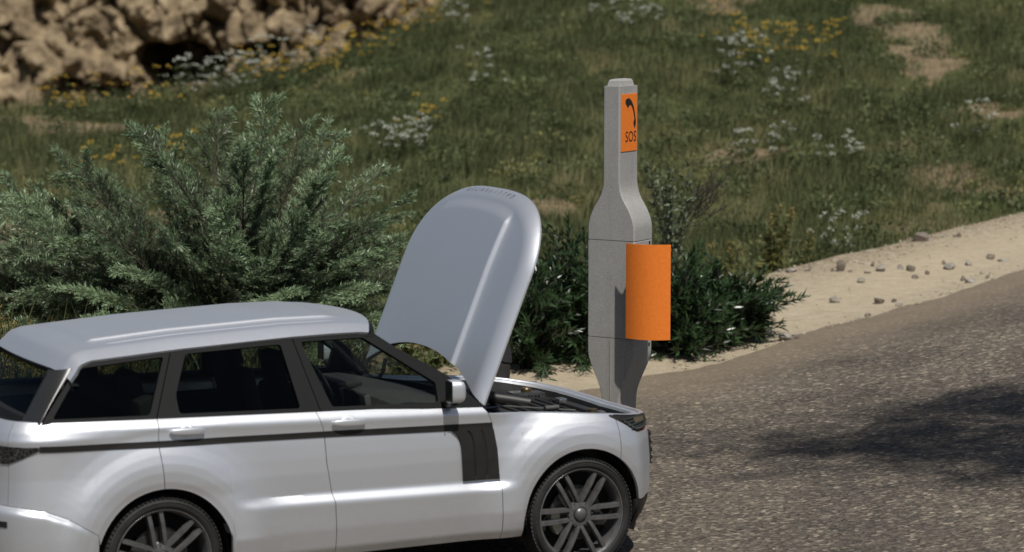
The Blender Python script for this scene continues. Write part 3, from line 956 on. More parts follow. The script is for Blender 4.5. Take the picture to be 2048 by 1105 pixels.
H_Q = rnd([(-3.258, 1.520), (-2.737, 1.552), (-2.881, 1.229), (-3.478, 1.249)], .022)
H_R = rnd([(-2.598, 1.560), (-1.978, 1.577), (-1.920, 1.200), (-2.696, 1.225), (-2.701, 1.331)], .022)
H_F = rnd([(-1.846, 1.582), (-1.426, 1.583), (-.989, 1.287), (-.995, 1.169), (-1.710, 1.194)], .018)
ZB = lambda x: float(zbelt(x)) - .012
def arc(l, n=10):
    out = []
    for a, b2 in zip(l[:-1], l[1:]):
        out += [(a[0] + (b2[0] - a[0]) * k / n, a[1] + (b2[1] - a[1]) * k / n) for k in range(n)]
    return out + [l[-1]]
for side in (1, -1):
    sp1 = lambda z: np.interp(z, [1.0, 1.6], [-1.80, -1.925])        # between the doors' frames
    out_f = [(-1.786, ZB(-1.786)), (-.70, ZB(-.70)), (-.735, 1.165), (-.898, 1.323), (-1.32, 1.573), (-1.40, 1.603), (-1.640, 1.616), (-1.893, 1.614)]
    out_r = [(-2.846, ZB(-2.846)), (-1.792, ZB(-1.792)), (-1.899, 1.614), (-2.626, 1.590), (-2.682, 1.587)]
    out_q = [(-3.548, ZB(-3.548) + .006), (-2.852, ZB(-2.852)), (-2.688, 1.587), (-2.818, 1.579), (-3.262, 1.546)]
    ff = flat_frame("front_window_frame", out_f, [H_F], M['gloss'], CAR, side)
    rf = flat_frame("rear_window_frame", out_r, [H_R], M['gloss'], CAR, side, o=.002)
    qf = flat_frame("quarter_window_frame", out_q, [H_Q], M['gloss'], CAR, side)
    for h, par, mt in ((H_F, ff, 'glass'), (H_R, rf, 'privacy'), (H_Q, qf, 'privacy')):
        c = np.mean(np.array(h), 0)
        hh = [tuple(c + (np.array(p) - c) * 1.02) for p in h]
        flat_frame("window_pane", hh, [], M[mt], par, side, depth=.004, o=-.012)
    # rear corner pillar
    top = np.array([-3.292, float(gw(1.525)) - .012, 1.525]); bot = np.array([-3.556, float(gw(1.230)), 1.230])
    rt_ = np.array([-3.42, .585, 1.505]); rb2 = np.array([-3.615, .66, 1.215])
    A = []
    for s in np.linspace(0, 1, 14):
        p0 = top + (bot - top) * s; p2 = rt_ + (rb2 - rt_) * s
        p0[0] += -.010 * math.sin(s * math.pi)
        p1 = np.array([p2[0] + .045, p0[1] + .012, (p0[2] + p2[2]) / 2])
        A.append([p0 * (1 - t) ** 2 + p1 * 2 * t * (1 - t) + p2 * t * t for t in np.linspace(0, 1, 12)])
    A = np.array(A)
    if side < 0: A[..., 1] *= -1
    mk("rear_pillar", cv(A.reshape(-1, 3)), gridF(14, 12), M['piano'], CAR, recalc=True)

def across_glass(name, xb, zb, wb, bb, xt, zt, wt, bt_, mat, n=25, m=12):
    A = []
    for s in np.linspace(0, 1, m):
        for t in np.linspace(-1, 1, n):
            w = (wb + (wt - wb) * s) * t
            x = xb + (xt - xb) * s + (bb + (bt_ - bb) * s) * (1 - t * t)
            z = zb + (zt - zb) * s + .012 * math.sin(math.pi * s)
            A.append((x, w, z))
    return mk(name, cv(np.array(A)), gridF(m, n), mat, CAR, recalc=True)
across_glass("windscreen", -.80, 1.10, .845, .20, -1.37, 1.585, .655, .15, M['glass'])
across_glass("rear_window", -3.61, 1.215, .665, -.06, -3.43, 1.487, .605, -.03, M['privacy'])
for side in (1, -1):
    b = MB(); b.tube(cv(np.array([(-.76, .83 * side, 1.10), (-1.06, .745 * side, 1.37), (-1.37, .645 * side, 1.59)])), .028, 10)
    b.build("windscreen_pillar", M['gloss'], CAR)

def roof():
    GX = [-3.345, -3.30, -3.271, -3.2, -2.82, -2.626, -1.9, -1.64, -1.45, -1.385]
    GZ = [1.460, 1.504, 1.540, 1.562, 1.583, 1.593, 1.618, 1.621, 1.619, 1.612]
    sx = np.unique(np.concatenate([np.linspace(-3.345, -1.385, 90), [-3.34, -3.33, -3.31, -1.40, -1.39]]))
    t = np.sin(np.linspace(-math.pi / 2, math.pi / 2, 91)); t = np.unique(np.concatenate([t] + [k * np.concatenate([np.linspace(.55, .61, 10), np.linspace(.715, .755, 9)]) for k in (1, -1)]))
    S, Tt = np.meshgrid(sx, t, indexing='ij')
    zg = np.interp(S, GX, GZ)
    rear = sstep(-2.9, -3.345, S); fr = sstep(-1.9, -1.385, S)
    x = S + fr ** 1.5 * .17 * (1 - np.abs(Tt) ** 2) - rear ** 1.5 * .07 * (1 - np.abs(Tt) ** 2)
    wg = np.interp(zg, [1.45, 1.54, 1.62], [.775, .722, .685])
    w = wg * Tt
    cr = np.interp(S, [-3.345, -3.27, -3.1, -2.6, -1.9, -1.55, -1.385], [.052, .062, .068, .076, .074, .064, .052])
    at = np.abs(Tt)
    prof = 1 - .22 * at ** 2 - .10 * sstep(.60, .86, at) - .68 * np.clip((at - .84) / .16, 0, 1) ** 1.15
    z = zg + cr * prof
    # raised centre panel with a soft crease, and its shut line
    inx = sstep(-3.12, -3.08, S) * (1 - sstep(-1.62, -1.52, S))
    z = z + .015 * (1 - sstep(.560, .600, at)) * inx
    z = z - .006 * np.exp(-((at - .735) / .008) ** 2) * sstep(-3.05, -3.02, S) * (1 - sstep(-1.62, -1.56, S))
    A = np.stack([x, w, z], -1)
    n, m = A.shape[:2]
    V = A.reshape(-1, 3).tolist(); F = gridF(n, m)
    loop = [(i, 0) for i in range(n)] + [(n - 1, j) for j in range(1, m)] + [(i, m - 1) for i in range(n - 2, -1, -1)] + [(0, j) for j in range(m - 2, 0, -1)]
    k = len(V); ln = len(loop)
    for (i, j) in loop:
        p = A[i, j].copy(); p[2] -= .022; p[1] *= .975
        p[0] += -.01 if i > n / 2 else .018
        V.append(p.tolist())
    for q in range(ln):
        a, b2 = loop[q], loop[(q + 1) % ln]
        F.append((a[0] * m + a[1], b2[0] * m + b2[1], k + (q + 1) % ln, k + q))
    ro = mk("roof", cv(np.array(V)), F, M['paint'], CAR, True, 32, recalc=True)
    # shut line between roof and spoiler
    B = A.copy(); B[..., 2] -= .035; B[..., 1] *= .96
    mk("headliner", cv(B[2:-1].reshape(-1, 3)), gridF(n - 3, m), M['cabin'], CAR, recalc=True)
    # black header over the windscreen, black lip under the spoiler
    H = []
    for j in range(m):
        p = A[-1, j]; H.append([p + np.array([-.03, 0, -.024]), p + np.array([.030, 0, -.030]), p + np.array([.035, 0, -.045]), p + np.array([-.02, 0, -.05])])
    H = np.array(H)[3:-3]
    mk("windscreen_header", cv(H.reshape(-1, 3)), gridF(H.shape[0], 4), M['gloss'], CAR, recalc=True)
    H = []
    for j in range(m):
        p = A[0, j]; H.append([p + np.array([.003, 0, -.020]), p + np.array([.006, 0, -.034]), p + np.array([.06, 0, -.036])])
    H = np.array(H)
    mk("spoiler_lip", cv(H.reshape(-1, 3)), gridF(H.shape[0], 3), M['gloss'], CAR, recalc=True)
roof()

# ---------------------------------------------------------------- bonnet, raised
TH = math.radians(67.5); HX, HZ = -.70, 1.137
HWID = .902
def u_front(w): return .85 + .545 * np.sqrt(np.clip(1 - np.clip(np.abs(w) / HWID, 0, 1) ** 3, 0, 1))
def u_rear(w): return np.maximum(.245 * (1 - (np.abs(w) / .90) ** 2.2), -.005 - .0 * w)
_ow = np.concatenate([np.full(120, HWID), HWID * np.cos(np.linspace(0, math.pi / 2, 400))])
_ou = np.concatenate([np.linspace(-.05, .85, 120), u_front(HWID * np.cos(np.linspace(0, math.pi / 2, 400)))])
def edge_d(u, w):
    d = np.full(np.shape(u), 9.0)
    aw = np.abs(w)
    ou, ow = np.append(_ou[::8], _ou[-1]), np.append(_ow[::8], _ow[-1])
    for a0, b0, a1, b1 in zip(ou[:-1], ow[:-1], ou[1:], ow[1:]):
        L2 = (a1 - a0) ** 2 + (b1 - b0) ** 2
        if L2 < 1e-12: continue
        t = np.clip(((u - a0) * (a1 - a0) + (aw - b0) * (b1 - b0)) / L2, 0, 1)
        d = np.minimum(d, np.hypot(u - a0 - t * (a1 - a0), aw - b0 - t * (b1 - b0)))
    return d
def hood_n(u, w, e):
    aw = np.abs(w)
    n = -.058 * np.clip(1 - e / .105, 0, 1) ** 2.0
    n = n + .050 + .020 * (1 - aw ** 2 / .9)
    n = n + .030 * (1 - sstep(.462, .502, aw)) * sstep(.10, .20, e)
    n = n - .05 * np.clip((u - .75) / .65, 0, 1) ** 2.2
    return n
def hood_pt(u, w, n):
    c, s = math.cos(TH), math.sin(TH)
    return np.stack([HX + u * c - n * s, w * np.ones_like(u), HZ + u * s + n * c], -1)
def bonnet():
    wa = np.sort(np.unique(np.concatenate([HWID * np.sin(np.linspace(0, math.pi / 2, 70)), np.linspace(.46, .52, 14)])))
    w1 = np.concatenate([-wa[:0:-1], wa])
    sa = np.concatenate([np.linspace(0, .8, 40), .8 + .2 * np.sin(np.linspace(0, math.pi / 2, 36))[1:]])
    Wd, Ss = np.meshgrid(w1, sa, indexing='ij')
    U0, U1 = u_rear(Wd), u_front(Wd)
    Uu = U0 + (U1 - U0) * Ss
    E_ = edge_d(Uu, Wd)
    n_ = hood_n(Uu, Wd, E_)
    A = hood_pt(Uu, Wd, n_)
    Bq = hood_pt(Uu, Wd, n_ - .012)
    n, m = A.shape[:2]
    V = A.reshape(-1, 3).tolist(); F = gridF(n, m)
    loop = [(i, 0) for i in range(n)] + [(n - 1, j) for j in range(1, m)] + [(i, m - 1) for i in range(n - 2, -1, -1)] + [(0, j) for j in range(m - 2, 0, -1)]
    k = len(V); ln = len(loop)
    V += [Bq[i, j].tolist() for i, j in loop]
    for q in range(ln):
        a, b2 = loop[q], loop[(q + 1) % ln]
        F.append((a[0] * m + a[1], b2[0] * m + b2[1], k + (q + 1) % ln, k + q))
    o = mk("bonnet", cv(np.array(V)), F, M['paint'], CAR, True, 40, recalc=True)
    mk("bonnet_lining", cv(hood_pt(Uu, Wd, n_ - .013 - .02 * np.clip(E_ / .1, 0, 1)).reshape(-1, 3)), gridF(n, m), M['bay2'], o, True, recalc=True)
    # lettering along the leading edge
    txt = "GALLIVANTER"
    pitch = .064
    tV, tF = [], []
    th_ = np.linspace(0, math.pi, 4000)
    cw = HWID * np.cos(th_); cu = u_front(cw)
    ins = .034
    tx, tu = np.gradient(cw), np.gradient(cu)
    L = np.hypot(tx, tu); nxw, nuu = -tu / L, tx / L      # inward
    sgn = np.where(nuu * 1 > 0, -1, 1); nxw, nuu = nxw * sgn, nuu * sgn
    cw, cu = cw + nxw * ins, cu + nuu * ins
    arcl = np.concatenate([[0], np.cumsum(np.hypot(np.diff(cw), np.diff(cu)))])
    mid = np.interp(0, -cw, arcl)
    for i, ch in enumerate(txt):
        cu_ = bpy.data.curves.new("glyph", 'FONT'); cu_.body = ch; cu_.size = .046; cu_.align_x = 'CENTER'; cu_.resolution_u = 3
        ob = bpy.data.objects.new("glyph", cu_)
        me = bpy.data.meshes.new_from_object(ob)
        s0 = mid + (i - (len(txt) - 1) / 2) * pitch
        k = len(tV)
        for v in me.vertices:
            s = s0 + v.co.x
            # letters stand with their feet towards the nose
            cw_, cuu = np.interp(s, arcl, cw), np.interp(s, arcl, cu)
            iw, iu = np.interp(s, arcl, nxw), np.interp(s, arcl, nuu)
            ww, uu = cw_ + iw * (v.co.y - .012), cuu + iu * (v.co.y - .012)
            ee = edge_d(np.array([uu]), np.array([ww]))
            tV.append(hood_pt(np.array([uu]), np.array([ww]), hood_n(np.array([uu]), np.array([ww]), ee) + .0025)[0])
        tF = [tuple(p.vertices) for p in me.polygons]
        mk("letter", cv(np.array(tV)), tF, M['letter'], o, False)
        tV = []
        bpy.data.objects.remove(ob); bpy.data.curves.remove(cu_); bpy.data.meshes.remove(me)
    for side in (1, -1):
        b = MB(); b.tube(cv(np.array([(-.66, .78 * side, 1.06), (-.62, .78 * side, 1.11), (-.60, .78 * side, 1.20)])), .014, 8)
        b.build("bonnet_hinge", M['bay2'], CAR)
bonnet()

# ---------------------------------------------------------------- mirrors and handles
for side in (1, -1):
    V = []; nu, nv = 28, 18
    for i in range(nu):
        for j in range(nv):
            a = 2 * math.pi * i / nu; c = -math.pi / 2 + math.pi * j / (nv - 1)
            sp = lambda v, p: math.copysign(abs(v) ** p, v)
            x = sp(math.cos(c), .55) * sp(math.cos(a), .5); y = sp(math.cos(c), .55) * sp(math.sin(a), .5); z = sp(math.sin(c), .55)
            if x < -.35: x = -.35                               # flat face towards the rear
            V.append((-.958 + x * .072, (1.002 + y * .048 + .015 * x) * side, 1.252 + z * .074 * (1 - .12 * max(0, y))))
    F = []
    for i in range(nu):
        for j in range(nv - 1):
            F.append((i * nv + j, ((i + 1) % nu) * nv + j, ((i + 1) % nu) * nv + j + 1, i * nv + j + 1))
    mir = mk("wing_mirror", cv(np.array(V)), F, M['paint'], CAR, True, 45, recalc=True)
    b = MB(); cbox(b, -.985, 1.006 * side, 1.256, .004, .046, .064, bev=.02); b.build("mirror_glass", M['gloss'], mir)
    b = MB(); b.tube(cv(np.array([(-.93, .86 * side, 1.16), (-.94, .95 * side, 1.165), (-.95, 1.01 * side, 1.19)])), [.035, .03, .03], 10); b.build("mirror_arm", M['trim'], mir)
    for (xa, xb_, za, zb_), key in (((-2.790, -2.566, 1.1345, 1.1255), 'rd'), ((-1.740, -1.515, 1.1045, 1.0955), 'fd')):
        xm, zm = (xa + xb_) / 2, (za + zb_) / 2
        wm = float(skin(np.array([xm]), np.array([zm]))[0, 1])
        V = []; nu, nv = 20, 26
        for i in range(nu):
            for j in range(nv):
                a = 2 * math.pi * i / nu; s = -1 + 2 * j / (nv - 1)
                rr = (1 - abs(s) ** 4) ** .45 if abs(s) < 1 else 0
                yy = math.copysign(abs(math.cos(a)) ** .6, math.cos(a)) * .013 * max(rr, .02)
                zz = math.copysign(abs(math.sin(a)) ** .6, math.sin(a)) * (.021 + .002 * s) * max(rr, .02)
                V.append((xm + s * .113, (wm + .026 + yy - .010 * s * s) * side, zm + zz + (zb_ - za) / 2 * s))
        F = []
        for i in range(nu):
            for j in range(nv - 1):
                F.append((i * nv + j, ((i + 1) % nu) * nv + j, ((i + 1) % nu) * nv + j + 1, i * nv + j + 1))
        mk("handle", cv(np.array(V)), F, M['paint'], parts[(key, side)], True, 60, recalc=True)
        V = []
        for i in range(24):
            a = 2 * math.pi * i / 24
            for rr in (1, .8, 0.01):
                V.append((xm + .005 + .052 * rr * math.cos(a), 0, zm + .002 + .040 * rr * math.sin(a)))
        V = np.array(V); sk = skin(V[:, 0], V[:, 2], .003); V[:, 1] = sk[:, 1] * side
        V = V.reshape(24, 3, 3); V[:, 0, 1] -= .004 * side; V[:, 2, 1] -= .001 * side
        V = np.concatenate([V, V[:1]], 0)
        mk("handle_cup", cv(V.reshape(-1, 3)), gridF(25, 3), M['paint'], parts[(key, side)], True, 60, recalc=True)

# ---------------------------------------------------------------- wheels
def wheel(rot):
    t = empty("wheel"); t.parent = CAR
    # lateral axis Y; outer face towards -Y
    prof = [(.300, -.085), (.303, -.112), (.312, -.121), (.330, -.124), (.346, -.120), (.358, -.108), (.366, -.090), (.369, -.06), (.370, 0), (.369, .06), (.366, .09), (.35, .118), (.31, .12), (.30, .10)]
    b = MB(); b.lathe(prof, 96, 'Y')
    ty = b.build("tyre", M['rubber'], t, sharp=50)
    b = MB()                                     # tread blocks
    for k in range(84):
        a = 2 * math.pi * k / 84
        for (y0, hy, da) in ((-.088, .026, .0), (-.03, .024, .037), (.03, .024, 0), (.085, .024, .037)):
            aa = a + da
            R = Matrix.Rotation(-aa, 3, 'Y') @ Matrix.Rotation(.35 if y0 < 0 else -.35, 3, 'X')
            rr = .3665 if abs(y0) > .06 else .369
            c = (rr * math.cos(aa), y0, rr * math.sin(aa))
            b.box(c, (.0045, hy, .0105), R)
    b.build("tread", M['rubber'], ty, smooth=False)
    b = MB()                                     # ridges in the sidewall
    for r_ in (.322, .334, .345): b.lathe([(r_ - .0016, -.1215), (r_, -.1258), (r_ + .0016, -.1215)], 96, 'Y')
    b.build("sidewall_ridge", M['rubber'], ty)
    b = MB(); b.lathe([(.298, -.088), (.303, -.100), (.3035, -.111), (.300, -.1135), (.296, -.112), (.2945, -.106)], 96, 'Y')
    b.build("rim_lip", M['lip'], t, sharp=30)
    b = MB(); b.lathe([(.2945, -.106), (.288, -.098), (.280, -.085), (.268, -.02), (.262, .08), (.275, .10)], 96, 'Y')
    rim = b.build("rim", M['rim'], t)
    b = MB()                                     # six pairs of spokes
    for k in range(6):
        a0 = rot + 2 * math.pi * k / 6
        for s in (-1, 1):
            n = 10
            V = []
            for i in range(n):
                f = i / (n - 1)
                r_ = .052 + (.285 - .052) * f
                off = s * np.interp(f, [0, .2, .5, 1], [.030, .034, .036, .038])
                hw = np.interp(f, [0, .2, 1], [.0125, .014, .0155])
                y = np.interp(f, [0, .25, .7, 1], [-.088, -.100, -.108, -.100])
                c = np.array([r_ * math.cos(a0) - off * math.sin(a0), 0, r_ * math.sin(a0) + off * math.cos(a0)])
                tdir = np.array([-math.sin(a0), 0, math.cos(a0)])
                for (h, yy) in ((-1, .040), (-1.0, .010), (-.80, .001), (.80, .001), (1.0, .010), (1, .040)):
                    V.append(c + tdir * hw * h + np.array([0, y + yy, 0]))
            F = gridF(n, 6)
            b.add(V, F)
    b.lathe([(.028, -.092), (.066, -.0935), (.080, -.088), (.088, -.06)], 48, 'Y')
    b.build("spokes", M['rim'], rim, sharp=35)
    b = MB(); b.lathe([(0.0001, -.116), (.020, -.115), (.036, -.107), (.0435, -.098), (.0445, -.086)], 32, 'Y')
    b.build("centre_cap", M['rim'], rim)
    b = MB(); b.lathe([(.0445, -.094), (.048, -.097), (.052, -.092)], 32, 'Y'); b.build("cap_ring", M['bay'], rim)
    b = MB()
    for k in range(6):
        a = rot + 2 * math.pi * (k + .5) / 6
        b.lathe([(0.0001, -.094), (.008, -.094), (.010, -.088), (.010, -.07)], 6, 'Y', (.066 * math.cos(a), 0, .066 * math.sin(a)))
        a2 = rot + 2 * math.pi * k / 6
        b.lathe([(0.0001, -.1005), (.0035, -.1005), (.0035, -.09)], 8, 'Y', (.084 * math.cos(a2), 0, .084 * math.sin(a2)))
    b.build("wheel_nut", M['dull'], rim)
    b = MB(); b.lathe([(.07, -.045), (.09, -.030), (.105, -.028), (.178, -.028), (.182, -.024), (.182, -.004), (.178, 0), (.05, 0)], 64, 'Y')
    dsc = b.build("brake_disc", M['disc'], t, sharp=25)
    b = MB()
    for k in range(40):
        a = 2 * math.pi * k / 40; r_ = .122 + .042 * ((k * 2) % 3) / 2
        b.lathe([(0.0001, -.0287), (.0042, -.0287), (.0045, -.02)], 8, 'Y', (r_ * math.cos(a), 0, r_ * math.sin(a)))
    b.build("disc_hole", M['void'], dsc)
    b = MB()
    for k in range(9):
        a = math.pi + .05 + (k - 1) * .085
        R = Matrix.Rotation(-a, 3, 'Y')
        b.box((.165 * math.cos(a), -.03, .165 * math.sin(a)), (.032, .032, .009), R, .003)
    b.build("caliper", M['caliper'], t)
    b = MB(); b.lathe([(0.001, .02), (.26, .03)], 48, 'Y'); b.build("dust_shield", M['void'], t)
    return t
def dup_tree(o, parent):
    c = o.copy(); COL.objects.link(c); c.parent = parent
    for ch in list(o.children): dup_tree(ch, c)
    return c
w0 = wheel(math.radians(0))
w0.location = (0, -.812, .37)
w1 = wheel(math.radians(40)); w1.location = (-2.834, -.812, .37)
for x in (0, -2.834):
    c = dup_tree(w0, CAR); c.location = (x, .812, .37); c.rotation_euler = (0, 0, math.pi)
for x in (0.0, -2.834):
    for side in (1, -1):
        b = MB()
        V = []; r_ = .425
        for k in range(33):
            a = -.35 + (math.pi + .7) * k / 32
            for w_ in (.90, .55): V.append((x + r_ * math.cos(a), w_ * side, .37 + r_ * math.sin(a)))
        V += [(x, .55 * side, .37)]
        F = [(2 * k, 2 * k + 2, 2 * k + 3, 2 * k + 1) for k in range(32)] + [(2 * k + 1, 2 * k + 3, 66) for k in range(32)]
        mk("wheel_well", cv(np.array(V)), F, M['void'], CAR, True, recalc=True)

# ---------------------------------------------------------------- cabin
b = MB(); cbox(b, -1.75, 0, .30, 1.85, .62, .03); cbox(b, -1.4, 0, .30, .82, .86, .025); b.build("floor_pan", M['void'], CAR)
def seat(x, w, rear=False):
    s = MB(); cbox(s, x + .20, w, .66, .27, .25, .09, bev=.05); st = s.build("seat", M['seat'], CAR)
    R = ('Y', -.22)
    s = MB(); cbox(s, x - .10, w, .97, .065, .245, .33, R, bev=.05); s.build("backrest", M['seat'], st)
    s = MB(); cbox(s, x - .20, w, 1.40, .05, .14, .10, R, bev=.04); s.build("headrest", M['seat'], st)
seat(-1.70, .40); seat(-1.70, -.40)
s = MB(); cbox(s, -2.45, 0, .66, .27, .66, .09, bev=.05); bn = s.build("rear_bench", M['seat'], CAR)
s = MB(); cbox(s, -2.75, 0, .98, .07, .66, .33, ('Y', -.25), bev=.05); s.build("bench_backrest", M['seat'], bn)
for w_ in (-.42, .42):
    s = MB(); cbox(s, -2.86, w_, 1.36, .045, .13, .08, ('Y', -.25), bev=.035); s.build("headrest", M['seat'], bn)
s = MB(); cbox(s, -3.2, 0, 1.13, .36, .74, .02, bev=.01); s.build("parcel_shelf", M['seat'], CAR)
# dashboard
d = MB()
V = []
prof = [(-.80, 1.095), (-.95, 1.125), (-1.08, 1.125), (-1.14, 1.105), (-1.165, 1.05), (-1.12, .95), (-1.05, .80), (-1.0, .60)]
for w_ in np.linspace(-.80, .80, 17):
    for x, z in prof:
        V.append((x + .10 * (1 - (w_ / .8) ** 2) * (1 if x > -1 else .3), w_, z))
da = mk("dashboard", cv(np.array(V)), gridF(17, len(prof)), M['dash'], CAR, True, 30, recalc=True)
b = MB(); cbox(b, -1.12, -.40, 1.135, .09, .20, .025, bev=.02); b.build("binnacle", M['cabin'], da)
b = MB(); cbox(b, -1.165, 0, 1.03, .015, .16, .10, ('Y', -.15), bev=.01); b.build("centre_screen", M['void'], da)
b = MB(); cbox(b, -1.17, .20, 1.03, .02, .015, .10, ('Y', -.15), bev=.005); cbox(b, -1.17, -.19, 1.03, .02, .015, .10, ('Y', -.15), bev=.005); cbox(b, -1.16, .45, 1.045, .02, .20, .012, bev=.005); b.build("dash_trim", M['dull'], da)
b = MB(); cbox(b, -1.22, .03, .98, .03, .05, .05, bev=.015); b.build("gear_selector", M['steel'], da)
b = MB()
for w_ in (.12, .30, .62): cbox(b, -1.168, w_, 1.045, .015, .06, .022, bev=.005)
b.build("air_vent", M['void'], da)
# steering wheel on the left
sw = MB()
R = Matrix.Rotation(math.radians(-25), 3, 'Y')
ring = [R @ Vector((0, .185 * math.cos(a), .185 * math.sin(a))) + Vector((-1.26, .40, 1.10)) for a in np.linspace(0, 2 * math.pi, 41)]
sw.tube(ring, .0165, 10, cap=False)
sw.box((-1.255, .40, 1.10), (.02, .06, .05), R, .012)
for a in (0, math.pi, -math.pi / 2):
    e = R @ Vector((0, .17 * math.cos(a), .17 * math.sin(a))) + Vector((-1.26, .40, 1.10))
    sw.tube([(-1.255, .40, 1.10), e], .013, 8)
sw.build("steering_wheel", M['dash'], CAR)
sw = MB(); sw.tube([(-1.25, .40, 1.10), (-1.10, .40, 1.03)], .03, 10); sw.build("steering_column", M['cabin'], CAR)

# ================================================================== emergency phone post
def post():
    root = empty("emergency_phone_post", (0.834, 21.11, 0.0))
    tag(root, "grey concrete bottle-shaped SOS phone post with an orange shield, standing beyond the car's nose", "phone post")
    b1 = math.radians(32)
    e1 = np.array([math.cos(b1), -math.sin(b1), 0]); nA = np.array([-math.sin(b1), -math.cos(b1), 0]); up = np.array([0, 0, 1.])
    TH2 = .142
    def W(a, n, z): return e1 * a + nA * n + up * z
    def bottle(name, prof, half=TH2, bev=.010):
        """profile (z, half width) extruded through the thickness, edges eased"""
        V = []
        for z, h in prof:
            ring = [(-h + bev, half), (h - bev, half), (h, half - bev), (h, -half + bev), (h - bev, -half), (-h + bev, -half), (-h, -half + bev), (-h, half - bev)]
            V += [W(a, n, z) for a, n in ring]
        m = len(prof)
        F = [(i * 8 + k, i * 8 + (k + 1) % 8, (i + 1) * 8 + (k + 1) % 8, (i + 1) * 8 + k) for i in range(m - 1) for k in range(8)]
        F += [tuple(range(7, -1, -1)), tuple((m - 1) * 8 + k for k in range(8))]
        return mk(name, V, F, M['concrete'], root, True, 30, recalc=True)
    def sm(prof, n=5):
        z = np.array([p[0] for p in prof]); h = np.array([p[1] for p in prof])
        zz = np.unique(np.concatenate([np.linspace(a, b, n) for a, b in zip(z[:-1], z[1:])]))
        hh = np.interp(zz, z, h)
        for _ in range(3):
            hh[1:-1] = .25 * hh[:-2] + .5 * hh[1:-1] + .25 * hh[2:]
        return list(zip(zz, hh))
    low = bottle("base_section", sm([(-.10, .074), (.30, .074), (.48, .074), (.55, .078), (.62, .095), (.70, .130), (.78, .170), (.84, .195), (.885, .206), (.94, .207), (1.013, .207)]))
    bottle("joint", [(1.005, .200), (1.03, .200)], half=.135)
    box = bottle("middle_section", [(1.0185, .203), (1.024, .207), (1.763, .207), (1.768, .203)], half=TH2)
    bottle("joint", [(1.755, .200), (1.79, .200)], half=.135)
    upr = bottle("shaft", sm([(1.774, .207), (1.84, .207), (1.885, .206), (1.93, .196), (1.98, .176), (2.03, .148), (2.08, .114), (2.13, .090), (2.18, .078), (2.24, .073), (2.5, .072), (2.952, .072)]))
    # cap
    V = []
    for z, ia, in_ in ((2.948, .052, .118), (2.990, .044, .108), (3.003, .034, .096), (3.006, .02, .07)):
        V += [W(a, n, z) for a, n in ((-ia, in_), (ia, in_), (ia, -in_), (-ia, -in_))]
    F = [(i * 4 + k, i * 4 + (k + 1) % 4, (i + 1) * 4 + (k + 1) % 4, (i + 1) * 4 + k) for i in range(3) for k in range(4)] + [(12, 13, 14, 15)]
    mk("cap", V, F, M['concrete'], root, True, 20, recalc=True)
    b = MB(); b.box(W(0, TH2 + .001, .52), (.003, .003, .48), Matrix.Rotation(-b1, 3, 'Z')); b.build("casting_seam", M['concrete'], low)
    for z in (1.045, .955, 1.745):
        b = MB(); b.box(W(.207, -.095, z), (.004, .010, .013), Matrix.Rotation(-b1, 3, 'Z'), .003); b.build("bolt_hole", M['ink'], root)
    # orange shield: a half-ellipse sheet standing off the narrow face
    z0, z1 = 1.046, 1.774
    # a curved sheet that runs out past the narrow face, bowed towards the wide face's side
    n = 40; V = []
    A0 = np.array([.209, .272]); B0 = np.array([.548, .186]); ch = B0 - A0; nn_ = np.array([-ch[1], ch[0]]) / np.hypot(*ch)
    for z in (z0, z1):
        for off in (.004, -.004):
            for k in range(n + 1):
                t = k / n
                p = A0 + ch * t + nn_ * (4 * .062 * t * (1 - t) + off)
                V.append(W(p[0], p[1], z))
    m = n + 1; F = []
    for k in range(n):
        F += [(k, k + 1, 2 * m + k + 1, 2 * m + k), (m + k + 1, m + k, 3 * m + k, 3 * m + k + 1), (k + 1, k, m + k, m + k + 1), (2 * m + k, 2 * m + k + 1, 3 * m + k + 1, 3 * m + k)]
    F += [(0, 2 * m, 3 * m, m), (n, m + n, 3 * m + n, 2 * m + n)]
    sh = mk("shield", V, F, M['orange'], root, True, 40, recalc=True)
    b = MB()
    for z in (1.15, 1.58): b.box(W(.235, .15, z), (.02, .11, .02), Matrix.Rotation(-b1, 3, 'Z'), .004)
    b.build("bracket", M['trim'], sh)
    b = MB(); b.box(W(.225, 0, 1.37), (.025, .10, .17), Matrix.Rotation(-b1, 3, 'Z'), .012); b.build("handset_box", M['trim'], root)
    # sign on the narrow face
    a_s = .0728
    zt, zb = 2.892, 2.452
    hw = .121
    def S(u, v, d=0.0):                       # u across the sign (0..1 from the near edge), v down from its top
        return W(a_s + .004 + d, hw - 2 * hw * u, zt - v)
    b = MB(); b.box(W(a_s + .001, 0, (zt + zb) / 2), (.003, hw, (zt - zb) / 2), Matrix.Rotation(-b1, 3, 'Z'), .001)
    sg = b.build("sign", M['orange'], upr, False)
    def flat(name, pts2, d=.0015):
        """closed outline in sign metres (across from the near edge, down) as a thin plate"""
        pts = [Vector((p[0], p[1], 0)) for p in pts2]
        tri = geometry.tessellate_polygon([pts])
        nn = len(pts)
        V = [W(a_s + .0042 + d, hw - p.x, zt - p.y) for p in pts] + [W(a_s + .004, hw - p.x, zt - p.y) for p in pts]
        F = [tuple(t) for t in tri] + [(i, (i + 1) % nn, (i + 1) % nn + nn, i + nn) for i in range(nn)]
        return mk(name, V, F, M['ink'], sg, False, recalc=True)
    # telephone receiver: earpiece at the top left, a bowed neck, mouthpiece at the bottom right
    path = [(.083, .072), (.083, .098), (.098, .072), (.125, .060), (.155, .075), (.180, .110), (.196, .155), (.201, .195), (.198, .225), (.196, .255)]
